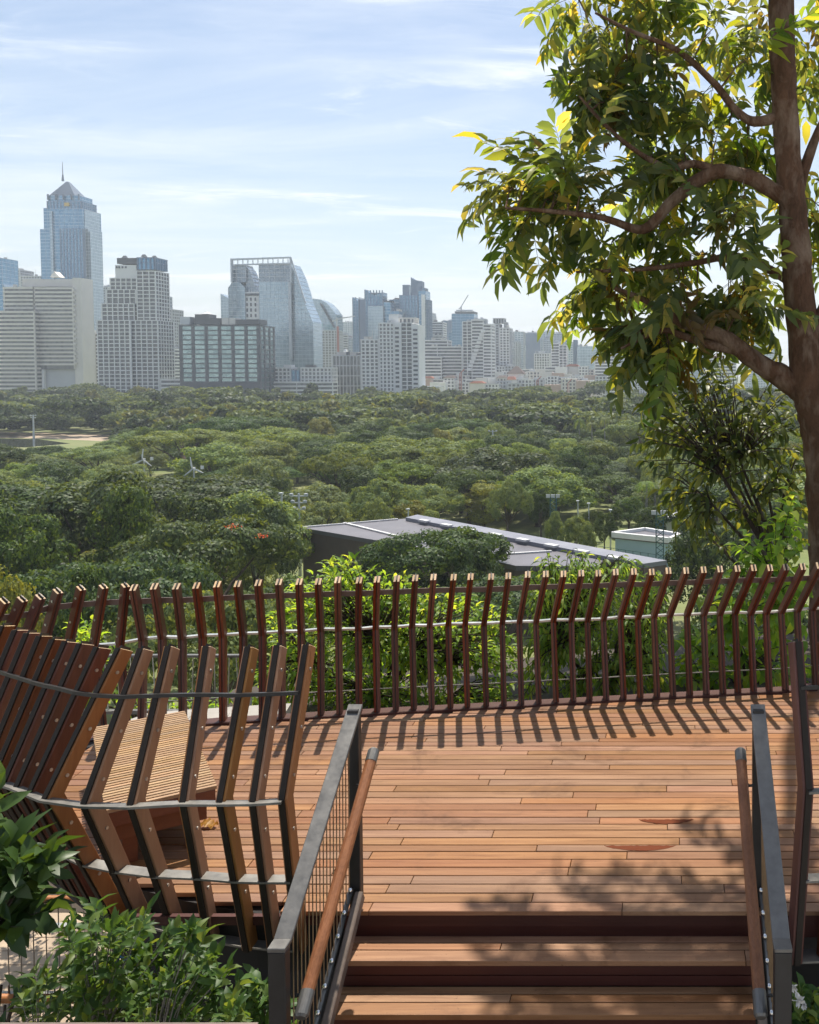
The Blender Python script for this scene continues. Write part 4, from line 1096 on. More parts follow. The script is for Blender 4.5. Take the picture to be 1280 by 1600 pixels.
for (pa, pb, w) in (((538, 817), (736, 866), 0.5), ((469, 824), (622, 811), 0.35), ((735, 869), (862, 861), 0.4)):
    a, b_ = at_z(*pa, RZ + 0.12), at_z(*pb, RZ + 0.12); mb = MB(); mb.bar(a, b_, w, 0.2); mb.build('flashing', MATS['roof_flash'], hall)
P = [at_z(634, 811, RZ + 0.3), at_z(652, 806.5, RZ + 0.3), at_z(1042, 879, RZ + 0.3), at_z(1006, 884, RZ + 0.3)]
mb = MB(); mb.prism([Vector((p.x, p.y, RZ + 0.02)) for p in P][::-1], Vector((0, 0, 0.55))); mb.build('skylight_strip', MATS['roof_strip'], hall)
mb = MB(); mb.prism([Vector((p.x, p.y, GZ)) for p in P][::-1], Vector((0, 0, RZ - GZ))); mb.build('wall', MATS['clad_brown'], hall)
for k in range(8):
    u = 0.10 + k * 0.115; q = P[0].lerp(P[3], u) + Vector((0, 0, 0.30)); d = (P[3] - P[0]).normalized()
    mb = MB(); mb.bar(q - d * 1.1, q + d * 1.1, 0.9, 0.3); mb.build('roof_vent', MATS['roof_flash'], hall)
wa, wb = at_z(738, 870, RZ - 0.6), at_z(804, 884, RZ - 0.6)
for k in range(16):
    p = wa.lerp(wb, k / 15); mb = MB(); mb.box(p.x - 0.12, p.x + 0.12, p.y - 0.75, p.y + 0.1, GZ, RZ - 0.62); mb.build('cladding_rib', MATS['bark_park'], hall)
an, _, _ = roof_block('hall_annexe', 'lower flat-roofed annexe in front of the sports hall wall', [(790, 886), (842, 881), (905, 893), (835, 903)], -24.0, GZ, MATS['roof_strip'], MATS['render_blue'])
ch, CPt, cc = roof_block('court_hall', 'low pale teal court building with white roof edge and fence', [(957, 836), (1008, 829), (1062, 838), (1046, 845)], -25.0, GZ, MATS['hall_roof'], MATS['teal_wall'])
for i in range(4):
    p, q = CPt[i], CPt[(i + 1) % 4]; mb = MB(); mb.bar(Vector((p.x, p.y, -24.9)), Vector((q.x, q.y, -24.9)), 0.6, 0.9); mb.build('roof_edge', MATS['white_paint'], ch)
kb = Bld('white_kiosk', 'small white block behind the court building', 185); kb.box(1036, 1078, 812, 10, 'wall'); kb.box(1034, 1082, 810, 12, 'gwall', 812, dy=-1, part='roof')
# fence of the courts
fa_, fb_ = at_z(900, 848, GZ + 3), at_z(1062, 872, GZ + 3)
cf = empty('court_fence', (fa_.x, fa_.y, GZ), 'green steel fence of the courts beside the sports hall', 'fence')
for k in range(15):
    p = fa_.lerp(fb_, k / 14); mb = MB(); mb.tube([(p.x, p.y, GZ), (p.x, p.y, GZ + 3)], 0.06, 6); mb.build('post', MATS['green_steel'], cf)
for z in (1.0, 2.0, 3.0):
    mb = MB(); mb.bar(Vector((fa_.x, fa_.y, GZ + z)), Vector((fb_.x, fb_.y, GZ + z)), 0.07, 0.07); mb.build('rail', MATS['green_steel'], cf)
# lattice floodlight masts
def lattice(px, yb, yt, label, Y):
    base = at_y(px, yb, Y); top = at_y(px, yt, Y)
    r = empty('floodlight_mast', (base.x, Y, GZ), label, 'mast', 'floodlight masts by the courts')
    mb = MB(); w = 0.55; H = top.z - GZ; n = 14
    cs = [Vector((base.x + sx * w, Y + sy * w, GZ)) for sx, sy in ((-1, -1), (1, -1), (1, 1), (-1, 1))]
    for c in cs: mb.bar(c, c + Vector((0, 0, H)), 0.14, 0.14)
    for k in range(n):
        for i in range(4):
            a, b2 = cs[i], cs[(i + 1) % 4]; mb.bar(a + Vector((0, 0, H * k / n)), b2 + Vector((0, 0, H * (k + 1) / n)), 0.09, 0.09)
    mb.build('lattice', MATS['green_steel'], r)
    for s in (-0.9, 0, 0.9):
        mb = MB(); mb.box(base.x + s - 0.35, base.x + s + 0.35, Y - 0.75, Y - 0.55, top.z - 0.1, top.z + 0.5); mb.build('lamp', MATS['pole_pale'], r)
lattice(865, 840, 776, 'green lattice floodlight mast rising behind the hall roof', 172)
lattice(1031, 868, 802, 'green lattice floodlight mast in front of the teal court building', 138)
def pole(px, yt, Y, label, arms=0, r0=0.14, name='lamp_pole', group='slender poles in the park'):
    top = at_y(px, yt, Y); r = empty(name, (top.x, Y, GZ), label, 'pole', group)
    mb = MB(); mb.tube([(top.x, Y, GZ), (top.x, Y, top.z)], [r0 * 1.4, r0 * 0.8], 8); mb.build('shaft', MATS['pole_pale'], r)
    for k in range(arms):
        z = top.z - 0.5 - k * 1.1; mb = MB(); mb.box(top.x - 1.4 + 0.2 * k, top.x + 1.4 - 0.2 * k, Y - 0.08, Y + 0.08, z, z + 0.16); mb.build('arm', MATS['pole_pale'], r)
        for s in (-1, 1):
            mb = MB(); mb.box(top.x + s * (1.2 - 0.2 * k) - 0.25, top.x + s * (1.2 - 0.2 * k) + 0.25, Y - 0.3, Y + 0.2, z + 0.16, z + 0.5); mb.build('lamp', MATS['pole_pale'], r)
    if not arms:
        mb = MB(); mb.box(top.x - 0.3, top.x + 0.3, Y - 0.5, Y + 0.1, top.z - 0.15, top.z + 0.05); mb.build('lamp', MATS['pole_pale'], r)
pole(440, 770, 150, 'plain pale pole beside the armed pole left of the hall', 0, 0.2)
pole(467, 771, 150, 'pale pole with three cross-arms of lamps left of the hall', 3, 0.2)
pole(52, 648, 440, 'white pole with lamp arms beside the pond path', 2, 0.35)
pole(770, 672, 300, 'pale floodlight pole with one arm among the middle trees', 1, 0.25)
pole(903, 782, 190, 'thin brown-grey pole on the lawn behind the hall', 0, 0.16)
pole(920, 786, 180, 'thin grey pole beside the lawn trees', 0, 0.12)
pole(954, 796, 172, 'thin grey pole just left of the teal court building', 0, 0.12)
pole(638, 795, 165, 'thin pale pole behind the hall ridge', 0, 0.14)
# little wind turbines
def turbine(px, py, Y, label, ph):
    c = at_y(px, py, Y); r = empty('wind_turbine', (c.x, Y, GZ), label, 'wind turbine', 'small wind turbines above the trees')
    mb = MB(); mb.tube([(c.x, Y, GZ), (c.x, Y, c.z + 0.1)], [0.35, 0.16], 8); mb.build('mast', MATS['pole_pale'], r)
    mb = MB(); mb.box(c.x - 0.2, c.x + 0.2, Y - 0.7, Y + 0.5, c.z - 0.25, c.z + 0.3); mb.build('hub', MATS['white_paint'], r)
    for k in range(3):
        a = ph + k * 2 * math.pi / 3; d = Vector((math.sin(a), 0, math.cos(a))); p = Vector((c.x, Y - 0.8, c.z)); e = d.cross(Vector((0, 1, 0)))
        mb = MB(); mb.prism([p + e * 0.14, p + d * 1.0 + e * 0.30, p + d * 3.0 + e * 0.10, p + d * 3.0 - e * 0.05, p - e * 0.14][::-1], Vector((0, 0.12, 0))); mb.build('blade', MATS['white_paint'], r)
    mb = MB(); mb.box(c.x + 1.2, c.x + 2.0, Y + 1.0, Y + 1.15, c.z - 0.3, c.z + 0.6); mb.build('tail_vane', MATS['white_paint'], r)
turbine(225, 718, 255, 'white three-blade wind turbine above the trees, farther from the poles', 0.1)
turbine(303, 732, 235, 'white three-blade wind turbine above the trees, nearer the poles', -0.15)
# ================================================================== TREES
def leaf_quads(rs, pos, nrm, size, aspect=0.6, tilt=0.5):
    """one small four-cornered leaf clump for every point"""
    n = len(pos)
    nrm = nrm + rs.normal(0, tilt, (n, 3)); nrm /= np.linalg.norm(nrm, axis=1)[:, None] + 1e-9
    a = rs.normal(0, 1, (n, 3)); a -= nrm * (a * nrm).sum(1)[:, None]; a /= np.linalg.norm(a, axis=1)[:, None] + 1e-9
    b = np.cross(nrm, a); s = (size * rs.uniform(0.6, 1.3, n))[:, None]
    A, B = a * s, b * s * aspect
    v = np.stack([pos - A, pos + B * 0.9 - A * 0.1, pos + A, pos - B * 0.9 + A * 0.15], 1).reshape(-1, 3)
    return v, np.arange(n * 4).reshape(-1, 4)
def crown_points(rs, kind, Rr, H, n):
    """lobes, then points on their outsides; crown spans up to height H, radius Rr"""
    lob = []
    if kind == 'umbrella':
        th = H * 0.34; zc = H - th * 0.62
        for k in range(34):
            r = Rr * 0.86 * math.sqrt(rs.uniform(0, 1)); a = rs.uniform(0, 6.283)
            q = Rr * rs.uniform(0.16, 0.30); lob.append((r * math.cos(a), r * math.sin(a), zc + th * 0.45 * (1 - (r / Rr) ** 2) + rs.uniform(-0.12, 0.1) * th, q, q * 0.60))
    elif kind == 'dome':
        for k in range(40):
            a = rs.uniform(0, 6.283); el = math.asin(rs.uniform(-0.15, 1)); rr = rs.uniform(0.55, 0.86)
            q = Rr * rs.uniform(0.20, 0.34); lob.append((Rr * rr * math.cos(a) * math.cos(el), Rr * rr * math.sin(a) * math.cos(el), H * 0.42 + H * 0.50 * rr * math.sin(el), q, q * 0.75))
    elif kind == 'tall':
        for k in range(34):
            u = rs.uniform(0, 1); r = Rr * 0.75 * math.sqrt(max(0.05, math.sin(math.pi * (0.15 + 0.8 * u)))) * math.sqrt(rs.uniform(0.1, 1)); a = rs.uniform(0, 6.283)
            q = Rr * rs.uniform(0.25, 0.42); lob.append((r * math.cos(a), r * math.sin(a), H * (0.22 + 0.68 * u), q, q * 0.85))
    elif kind == 'weep':
        for k in range(46):
            r = Rr * 0.85 * math.sqrt(rs.uniform(0, 1)); a = rs.uniform(0, 6.283)
            q = Rr * rs.uniform(0.14, 0.24); lob.append((r * math.cos(a), r * math.sin(a), H * 0.92 - H * 0.42 * (r / Rr) ** 2 - rs.uniform(0, 0.12) * H, q, q * 1.25))
    lob = np.array(lob); w = lob[:, 3] ** 2; w /= w.sum()
    i = rs.choice(len(lob), n, p=w)
    # every lobe carries a dozen ragged tufts
    nd = 13; sd2 = rs.normal(0, 1, (len(lob), nd, 3)); sd2[:, :, 2] += 0.35; sd2 /= np.linalg.norm(sd2, axis=2)[:, :, None]
    amp = rs.uniform(0.72, 1.18, (len(lob), nd)); j = rs.randint(0, nd, n)
    d = sd2[i, j] + rs.normal(0, 0.30, (n, 3)); d /= np.linalg.norm(d, axis=1)[:, None]
    rad = amp[i, j] * rs.uniform(0.80, 1.05, n)
    L = lob[i]; sc = np.stack([L[:, 3], L[:, 3], L[:, 4]], 1)
    p = L[:, :3] + d * sc * rad[:, None]
    # drop what lies deep inside other lobes
    keep = np.ones(n, bool)
    for l in lob:
        q = (p - l[:3]) / np.array([l[3], l[3], l[4]]); keep &= ~((q ** 2).sum(1) < 0.42)
    return p[keep], d[keep], lob
def trunk_mesh(name, rs, lob, H, r0, mat, forks=7, fork_z=0.3):
    mb = MB(); top = Vector((rs.uniform(-0.4, 0.4), rs.uniform(-0.4, 0.4), H * fork_z))
    mb.tube([(0, 0, -0.3), (0, 0, 0.3), top * 0.5, top], [r0 * 1.5, r0 * 1.1, r0 * 0.9, r0 * 0.8], 8)
    for k in rs.choice(len(lob), min(forks, len(lob)), replace=False):
        e = Vector(lob[k][:3]); mb.tube([top - Vector((0, 0, 0.2)), top.lerp(e, 0.45) + Vector((0, 0, H * 0.06)), e], [r0 * 0.55, r0 * 0.32, r0 * 0.1], 6, cap=False)
    me = bpy.data.meshes.new(name); me.from_pydata(mb.v, [], mb.f); me.materials.append(mat)
    me.polygons.foreach_set('use_smooth', [True] * len(me.polygons)); return me
def park_proto(seed, kind, Rr, H, n, size, mat, bark='bark_park', r0=0.4, fork_z=0.32, aspect=0.6, tilt=0.36):
    rs = np.random.RandomState(seed)
    p, d, lob = crown_points(rs, kind, Rr, H, n)
    if kind == 'weep': d = d * 0.6 + np.stack([p[:, 0], p[:, 1], np.zeros(len(p))], 1) / Rr
    v, q = leaf_quads(rs, p, d, size, aspect, tilt)
    return dict(crown=np_mesh('crown', v, q, [MATS[mat]]), trunk=trunk_mesh('trunk', rs, lob, H, r0, MATS[bark], 8, fork_z), R=Rr, H=H, v=v)
PK = {
    'rain': [park_proto(s, 'umbrella', 11.0, 15.5, 27000, 0.25, m, r0=0.55, fork_z=0.3) for s, m in ((1, 'leaf_park_mid'), (2, 'leaf_park_dark'), (3, 'leaf_park_mid'), (4, 'leaf_park_dark'))],
    'dome': [park_proto(s, 'dome', 7.5, 14.0, 25000, 0.225, m, r0=0.42, fork_z=0.25) for s, m in ((11, 'leaf_park_dark'), (12, 'leaf_park_mid'), (13, 'leaf_park_dark'), (14, 'leaf_park_pale'))],
    'tall': [park_proto(s, 'tall', 5.0, 16.0, 16000, 0.21, m, r0=0.35, fork_z=0.25) for s, m in ((21, 'leaf_park_mid'), (22, 'leaf_park_dark'), (23, 'leaf_park_yellow'))],
    'pale': [park_proto(s, 'weep', 6.0, 12.0, 20000, 0.18, 'leaf_park_pale', r0=0.32, fork_z=0.3) for s in (31, 32)],
}
def palm_proto(seed):
    rs = np.random.RandomState(seed); mb = MB(); H = 13.0
    mb.tube([(0, 0, -0.3), (0, 0, 1), (0.1, 0, H * 0.5), (0.15, 0.05, H)], [0.42, 0.33, 0.30, 0.2], 8)
    tm = bpy.data.meshes.new('trunk'); tm.from_pydata(mb.v, [], mb.f); tm.materials.append(MATS['bark_pale'])
    V, Q = [], []
    for k in range(17):
        a = rs.uniform(0, 6.283); L = rs.uniform(3.2, 4.2); up = rs.uniform(-0.2, 1.3)
        pts = [np.array([0.15, 0.05, H])]
        for j in range(9):
            u = (j + 1) / 9; pts.append(np.array([0.15 + math.cos(a) * L * u * (1 - 0.2 * u), 0.05 + math.sin(a) * L * u * (1 - 0.2 * u), H + up * 1.6 * u - (2.6 + up) * u * u]))
        for j in range(9):
            p, q = pts[j], pts[j + 1]; s = np.array([-math.sin(a), math.cos(a), 0])
            for sg in (-1, 1):
                for g in range(3):
                    o_ = p + (q - p) * (g / 3); e = o_ + s * sg * rs.uniform(0.55, 0.8) * (1.05 - 0.5 * j / 9) + np.array([0, 0, -rs.uniform(0.15, 0.5)]) + (q - p) * 0.5
                    b = len(V); V += [o_, o_ + (q - p) * 0.22, e, e - (q - p) * 0.1]; Q.append((b, b + 1, b + 2, b + 3))
    return dict(crown=np_mesh('crown', np.array(V), np.array(Q), [MATS['leaf_park_mid']]), trunk=tm, R=3.5, H=H, v=np.array(V))
PK['palm'] = [palm_proto(41), palm_proto(42)]
KW = {'rain': ['broad flat-crowned rain tree'] * 4, 'dome': ['dense round-crowned tree'] * 3 + ['grey-green round-crowned tree'], 'tall': ['tall narrow green tree', 'tall narrow dark tree', 'tall narrow yellowish tree'],
      'pale': ['pale feathery tree'] * 2, 'palm': ['royal palm with pale trunk'] * 2}
SH = {'leaf_park_dark': 'dark', 'leaf_park_mid': 'mid-green', 'leaf_park_pale': '', 'leaf_park_yellow': ''}
def tl(kind, i, x, y, s):
    px = PX0 + F * x / y
    if y < 150: where = 'in the belt of trees nearest the terrace' if px < 440 else 'between the balustrade and the sports hall'
    elif px > 1000: where = 'seen past the dusky tree and courts'
    elif y < 235 and px > 820: where = 'round the lawn behind the courts'
    elif y < 300 and px > 440: where = 'in the rows behind the sports hall'
    elif y < 330 and px > 120 and px < 400: where = 'round the small wind turbines'
    elif y < 330: where = 'behind the near belt, before the middle of the park'
    elif y < 560 and px < 260: where = 'round the pond and its path'
    elif px > 840: where = 'behind the lawn, before the low town'
    else: where = 'in the middle of the park'
    size = '' if kind == 'palm' else ('small ' if s < 0.88 else 'large ' if s > 1.2 else 'middling ')
    sh = SH.get(PK[kind][i]['crown'].materials[0].name, '') if kind in ('rain', 'dome') else ''
    return ' '.join((size + sh + ' ' + KW[kind][i] + ' ' + where).split())
NAMES = {'rain': 'rain_tree', 'dome': 'round_tree', 'tall': 'tall_tree', 'pale': 'feathery_tree', 'palm': 'palm_tree'}
placed = []
def put_tree(kind, i, x, y, s, sz, rz, label=None, group='trees of the park', gz=GZ):
    pr = PK[kind][i]
    r = empty(NAMES[kind], (x, y, gz), label or tl(kind, i, x, y, s), 'tree', None if label else group)
    for nm in ('trunk', 'crown'):
        o = bpy.data.objects.new(nm, pr[nm]); COL.objects.link(o); o.parent = r; o.scale = (s, s, sz); o.rotation_euler = (0, 0, rz)
    placed.append((x, y, pr['R'] * s * 0.9))
    return r
rt = random.Random(5)
def tree_px(kind, i, px, ytop, wpx, Y, label=None):
    c = at_y(px, ytop, Y); pr = PK[kind][i]
    return put_tree(kind, i, c.x, Y, wpx / 2 / F * Y / pr['R'], (c.z - GZ) / float(np.percentile(pr['v'][:, 2], 99.7)), rt.uniform(0, 6.28), label)
# trees one can point at
tree_px('rain', 1, 668, 826, 262, 112, 'broad dark dome-shaped tree in front of the sports hall')
tree_px('dome', 2, 772, 702, 205, 222, 'big dark spreading tree standing behind the hall roof')
tree_px('pale', 0, 793, 750, 84, 178, 'pale drooping tree in front of the big dark spreading tree')
tree_px('dome', 0, 895, 698, 80, 232, 'tall dark tree beside the lawn, right of the big spreading tree')
tree_px('rain', 1, 955, 735, 120, 235, 'open-trunked dark tree over the sandy path')
tree_px('dome', 1, 590, 780, 58, 165, 'small round tree behind the left end of the hall roof')
tree_px('dome', 3, 505, 785, 95, 168, 'grey-green bushy tree beside the armed pole')
tree_px('tall', 0, 672, 797, 40, 170, 'little bright green tree behind the hall ridge')
tree_px('dome', 2, 945, 800, 40, 168, 'small dark lawn tree with a leaning stem')
tree_px('dome', 1, 900, 806, 60, 160, 'low bushy tree at the hall roof edge by the lawn')
for (kind, i, px, yt, w, Y) in (('dome', 0, 868, 716, 90, 228), ('dome', 2, 925, 712, 85, 240), ('rain', 3, 985, 722, 120, 245), ('dome', 2, 1060, 735, 100, 225), ('rain', 1, 720, 738, 120, 214), ('dome', 1, 640, 700, 120, 226), ('dome', 0, 845, 765, 46, 186),
                                ('dome', 3, 868, 800, 34, 166), ('dome', 2, 925, 798, 36, 180), ('tall', 1, 962, 790, 26, 186), ('dome', 0, 1015, 790, 60, 178), ('dome', 1, 1000, 770, 70, 200)):
    tree_px(kind, i, px, yt, w, Y)
tree_px('dome', 0, 982, 776, 62, 190, 'rounded tree behind the teal court building')
for k, (px, yt) in enumerate(((1010, 752), (1024, 757), (1036, 750), (1050, 756))): tree_px('palm', k % 2, px, yt, 44, 196 + 4 * k)
for k, (px, yt) in enumerate(((905, 655), (925, 660), (945, 652), (980, 656), (1000, 660))): tree_px('palm', k % 2, px, yt, 26, 330 + 6 * k)
tree_px('dome', 0, 1105, 808, 150, 120, 'dark round tree behind the balustrade beside the court mast')
# dark near trees on the left
for (kind, i, px, yt, w, Y) in (('dome', 0, 140, 742, 250, 118), ('dome', 0, 25, 790, 210, 100), ('rain', 1, 310, 808, 310, 98), ('tall', 1, 195, 760, 120, 104), ('dome', 2, 402, 785, 130, 128), ('dome', 1, 380, 770, 190, 140), ('dome', 0, -60, 770, 200, 115),
                                ('dome', 2, 300, 775, 170, 135), ('rain', 3, 180, 880, 330, 78), ('dome', 2, 480, 905, 250, 84), ('dome', 0, 610, 852, 150, 108), ('dome', 2, 720, 850, 150, 106), ('rain', 1, 60, 900, 260, 70), ('rain', 2, 330, 930, 300, 66), ('rain', 1, 760, 905, 300, 92), ('dome', 0, 1180, 890, 240, 90), ('dome', 2, 960, 925, 220, 84), ('tall', 0, 400, 818, 80, 112)):
    tree_px(kind, i, px, yt, w, Y)
tree_px('tall', 2, 15, 890, 120, 62, 'yellow-green tree top peeping over the left of the balustrade')
# the rest of the canopy by dart throwing
hallbox = [(p.x, p.y) for p in HP]
def blocked(x, y, R_):
    px = PX0 + F * x / y; gy = HORIZ + (CAMZ - GZ) * F / y
    if y < 170 and px > 440: return True                          # hall and courts
    if y < 208 and 845 < px < 1075: return True                    # lawn
    if y < 190 and 640 < px < 845: return True                     # the trees set by hand
    if 395 < y < 470 and px < 190: return True                     # pond and path
    return False
far_list = []
wmat = ['rain'] * 7 + ['dome'] * 12 + ['tall'] * 3 + ['pale'] * 3
tries = 0
while tries < 26000 and len(far_list) < 1500:
    tries += 1
    y = math.sqrt(rt.uniform(105 ** 2, 780 ** 2)); x = rt.uniform(-0.76, 0.22) * y
    kind = rt.choice(wmat); i = rt.randrange(len(PK[kind])); pr = PK[kind][i]
    s = rt.uniform(0.75, 1.6); R_ = pr['R'] * s
    if blocked(x, y, R_): continue
    if any((x - a) ** 2 + (y - b) ** 2 < ((R_ + c) * (0.60 if y < 450 else 0.56)) ** 2 for a, b, c in placed): continue
    sz = s ** 0.6 * rt.uniform(0.60, 1.15) * (1.0 if y < 350 else 1.08)
    H = pr['H'] * sz
    top = HORIZ + (CAMZ - GZ - H) * F / y
    px = PX0 + F * x / y
    # the canopy's skyline in the photograph: nothing stands above it
    lim = np.interp(y, [105, 150, 220, 300, 400, 550, 780], [800, 758, 705, 668, 640, 614, 597])
    if px < 200 and y < 412: lim = max(lim, 701)              # the pond and its path stay in view
    if 196 < px < 330 and y < 262: lim = max(lim, 754)         # and the turbines
    lim -= rt.uniform(-2, 9) if lim < 700 else 0
    if top < lim: sz *= (CAMZ - GZ - (lim - HORIZ) * y / F) / H; 
    if sz < 0.35: continue
    far_list.append((y, kind, i, x, s, sz, rt.uniform(0, 6.28))); placed.append((x, y, R_))
far_list.sort()
NEAR = 255
for (y, kind, i, x, s, sz, rz) in far_list[:NEAR]: put_tree(kind, i, x, y, s, sz, rz)
# beyond: a far wood that reads as one mass
lod = {}
for kind, rr_ in (('rain', 'umbrella'), ('dome', 'dome'), ('tall', 'tall'), ('pale', 'weep')):
    for i, pr in enumerate(PK[kind]):
        rs = np.random.RandomState(100 + i); p, d, lob = crown_points(rs, rr_, pr['R'], pr['H'], 2600)
        v, q = leaf_quads(rs, p, d, 0.80, 0.7, 0.40); lod[(kind, i)] = v
groups = {}
for (y, kind, i, x, s, sz, rz) in far_list[NEAR:]:
    v = lod[(kind, i)]; c, sn = math.cos(rz), math.sin(rz)
    w = np.stack([(v[:, 0] * c - v[:, 1] * sn) * s + x, (v[:, 0] * sn + v[:, 1] * c) * s + y, v[:, 2] * sz + GZ], 1)
    col = PK[kind][i]['crown'].materials[0].name
    groups.setdefault(col, []).append(w)
V = []; MI = []; mats = []
for k, (col, L) in enumerate(groups.items()):
    mats.append(MATS[col]); a = np.concatenate(L); V.append(a); MI.append(np.full(len(a) // 4, k))
if V:
    V = np.concatenate(V); me = np_mesh('far_wood', V, np.arange(len(V)).reshape(-1, 4), mats, np.concatenate(MI))
    tag(link_mesh('far_wood', me), 'far mass of park trees reaching to the foot of the towers', 'wood', None, 'stuff')
# orange blossom in a near crown
for k, (px, py) in enumerate(((362, 822), (410, 838))):
    c = at_y(px, py, 88); rs = np.random.RandomState(k); p = rs.normal(0, 0.24, (34, 3)) * np.array([1.4, 1, 0.5]); v, q = leaf_quads(rs, p, np.tile([0, -0.3, 1.0], (34, 1)), 0.09)
    o = link_mesh('blossom', np_mesh('blossom', v, q, [MATS['flame_flower']]), None, c); tag(o, 'cluster of orange-red blossom on a dark near crown, the %s of two' % ('upper' if k == 0 else 'lower'), 'blossom')
# ================================================================== PLANTS NEAR THE DECK
def unit(a): return a / (np.linalg.norm(a, axis=-1, keepdims=True) + 1e-9)
LT = np.array([(0, 1, 4), (1, 2, 5), (1, 5, 4), (2, 3, 5), (0, 6, 1), (1, 7, 2), (1, 6, 7), (2, 7, 3)])
def leaves(rs, pos, d, up, L, W, fold=0.25, droop=0.25):
    """folded, pointed leaves: 8 points and 8 triangles each"""
    n = len(pos); L = np.asarray(L).reshape(-1, 1) * np.ones((n, 1)); W = np.asarray(W).reshape(-1, 1) * np.ones((n, 1))
    d = unit(d); s = unit(np.cross(d, up)); u = np.cross(s, d)
    dr = droop * rs.uniform(0.3, 1.6, (n, 1)); fo = fold * rs.uniform(0.2, 1.6, (n, 1))
    m0 = pos; m1 = pos + d * L * 0.33 + u * L * 0.02; m2 = pos + d * L * 0.68 - u * L * dr * 0.35; m3 = pos + d * L * 0.98 - u * L * dr
    w1, w2 = W * 0.46, W * 0.42
    l1, l2 = m1 + s * w1 + u * w1 * fo * 2, m2 + s * w2 + u * w2 * fo * 2
    r1, r2 = m1 - s * w1 + u * w1 * fo * 2, m2 - s * w2 + u * w2 * fo * 2
    v = np.stack([m0, m1, m2, m3, l1, l2, r1, r2], 1).reshape(-1, 3)
    f = (LT[None] + (np.arange(n) * 8)[:, None, None]).reshape(-1, 3)
    return v, f
def inside(poly, x, y):
    c = False; j = len(poly) - 1
    for i in range(len(poly)):
        if (poly[i][1] > y) != (poly[j][1] > y) and x < (poly[j][0] - poly[i][0]) * (y - poly[i][1]) / (poly[j][1] - poly[i][1]) + poly[i][0]: c = not c
        j = i
    return c
def tips_in(rs, poly, Y0, Y1, n, ycurve=0.0):
    """twig ends spread through the volume whose outline is poly; thicker in the middle"""
    xs = [p[0] for p in poly]; ys = [p[1] for p in poly]; T = []
    while len(T) < n:
        x, y = rs.uniform(min(xs), max(xs)), rs.uniform(min(ys), max(ys))
        if inside(poly, x, y): T.append(at_y(x, y, rs.uniform(Y0, Y1)))
    return T
def shrub(name, label, base, tips, per, L, W, leafm, seed, cat='shrub', barkm='bark_park', r0=0.03, droop=0.3, hang=0.0, span=0.25, nstem=6, lz=0.25, fold=0.25, sub=0.12, bare=0.75, stem_name='stem', crown_name='foliage'):
    rs = np.random.RandomState(seed); base = Vector(base)
    r = empty(name, base, label, cat)
    T = np.array([tuple(t_) for t_ in tips])
    # stems to a few hubs, twigs from the nearest hub
    hubs = T[rs.choice(len(T), min(nstem, len(T)), replace=False)]
    hubs = np.array(base)[None] * 0.35 + hubs * 0.65
    mb = MB()
    for h in hubs:
        a, b = base + Vector(rs.uniform(-0.08, 0.08, 3)) * Vector((1, 1, 0)), Vector(h)
        mid_ = a.lerp(b, 0.5) + Vector((0, 0, 0.12 * (b - a).length))
        mb.tube([a, a.lerp(mid_, 0.6), mid_, b], [r0, r0 * 0.8, r0 * 0.65, r0 * 0.4], 6, cap=False)
    V, Fc, off = [], [], 0; P, D, U = [], [], []
    for t_ in T:
        j = np.argmin(((hubs - t_) ** 2).sum(1) + rs.uniform(0, 0.1)); h = hubs[j]; d = t_ - h; ln = np.linalg.norm(d) + 1e-6
        m_ = h + d * 0.5 + np.array([0, 0, 0.1 * ln])
        mb.tube([Vector(h), Vector(m_), Vector(t_)], [r0 * 0.32, r0 * 0.2, r0 * 0.09], 4, cap=False)
        dd = unit(t_ - m_); sp = min(span, ln * bare)
        for q in range(per):
            u = q / max(1, per - 1); p = t_ - dd * sp * (1 - u); ang = q * 2.4 + rs.uniform(-0.5, 0.5)
            a = unit(np.cross(dd, np.array([0.1, 0.2, 1.0]))); b = np.cross(dd, a)
            o_ = a * math.cos(ang) + b * math.sin(ang)
            ld = unit(o_ * (1.15 - 0.7 * u) + dd * (0.35 + 0.6 * u) + np.array([0, 0, -hang]) + rs.normal(0, sub, 3))
            P.append(p); D.append(ld); U.append(unit(np.array([0, 0, 1.0]) + rs.normal(0, lz, 3)))
    P, D, U = np.array(P), np.array(D), np.array(U); n = len(P)
    v, f = leaves(rs, P, D, U, L * rs.uniform(0.6, 1.25, n), W * rs.uniform(0.7, 1.2, n), fold, droop)
    st = mb.build(stem_name, MATS[barkm], r, smooth=True)
    me = np_mesh(crown_name, v - np.array(base)[None], f, [MATS[leafm]], smooth=False)
    o = link_mesh(crown_name, me, r); o['kind'] = 'stuff'
    return r
R_ = np.random.RandomState
# bright bush behind the middle of the balustrade
pl = [(395, 1120), (400, 1010), (430, 930), (470, 905), (500, 880), (545, 866), (575, 885), (612, 900), (625, 890), (650, 905), (700, 925), (760, 935), (800, 945), (815, 1000), (810, 1120)]
shrub('leafy_bush', 'bright green small-leaved bush behind the middle of the balustrade', at_y(600, 1135, 11.2) , tips_in(R_(1), pl, 10.0, 11.4, 760), 9, 0.098, 0.042, 'leaf_bright', 51, r0=0.035, span=0.28, nstem=12)
pl = [(815, 1105), (812, 1000), (826, 900), (850, 858), (885, 852), (930, 868), (985, 862), (1030, 880), (1046, 920), (1050, 1000), (1055, 1100)]
shrub('drooping_bush', 'yellow-green bush of hanging narrow leaves beside the bright bush', at_y(940, 1120, 11.6), tips_in(R_(2), pl, 10.4, 11.8, 560), 9, 0.118, 0.036, 'leaf_bright', 52, r0=0.035, span=0.30, hang=0.9, droop=0.4, nstem=12)
pl = [(1045, 1095), (1050, 1010), (1085, 940), (1120, 900), (1150, 850), (1190, 800), (1225, 765), (1256, 775), (1262, 860), (1275, 1080)]
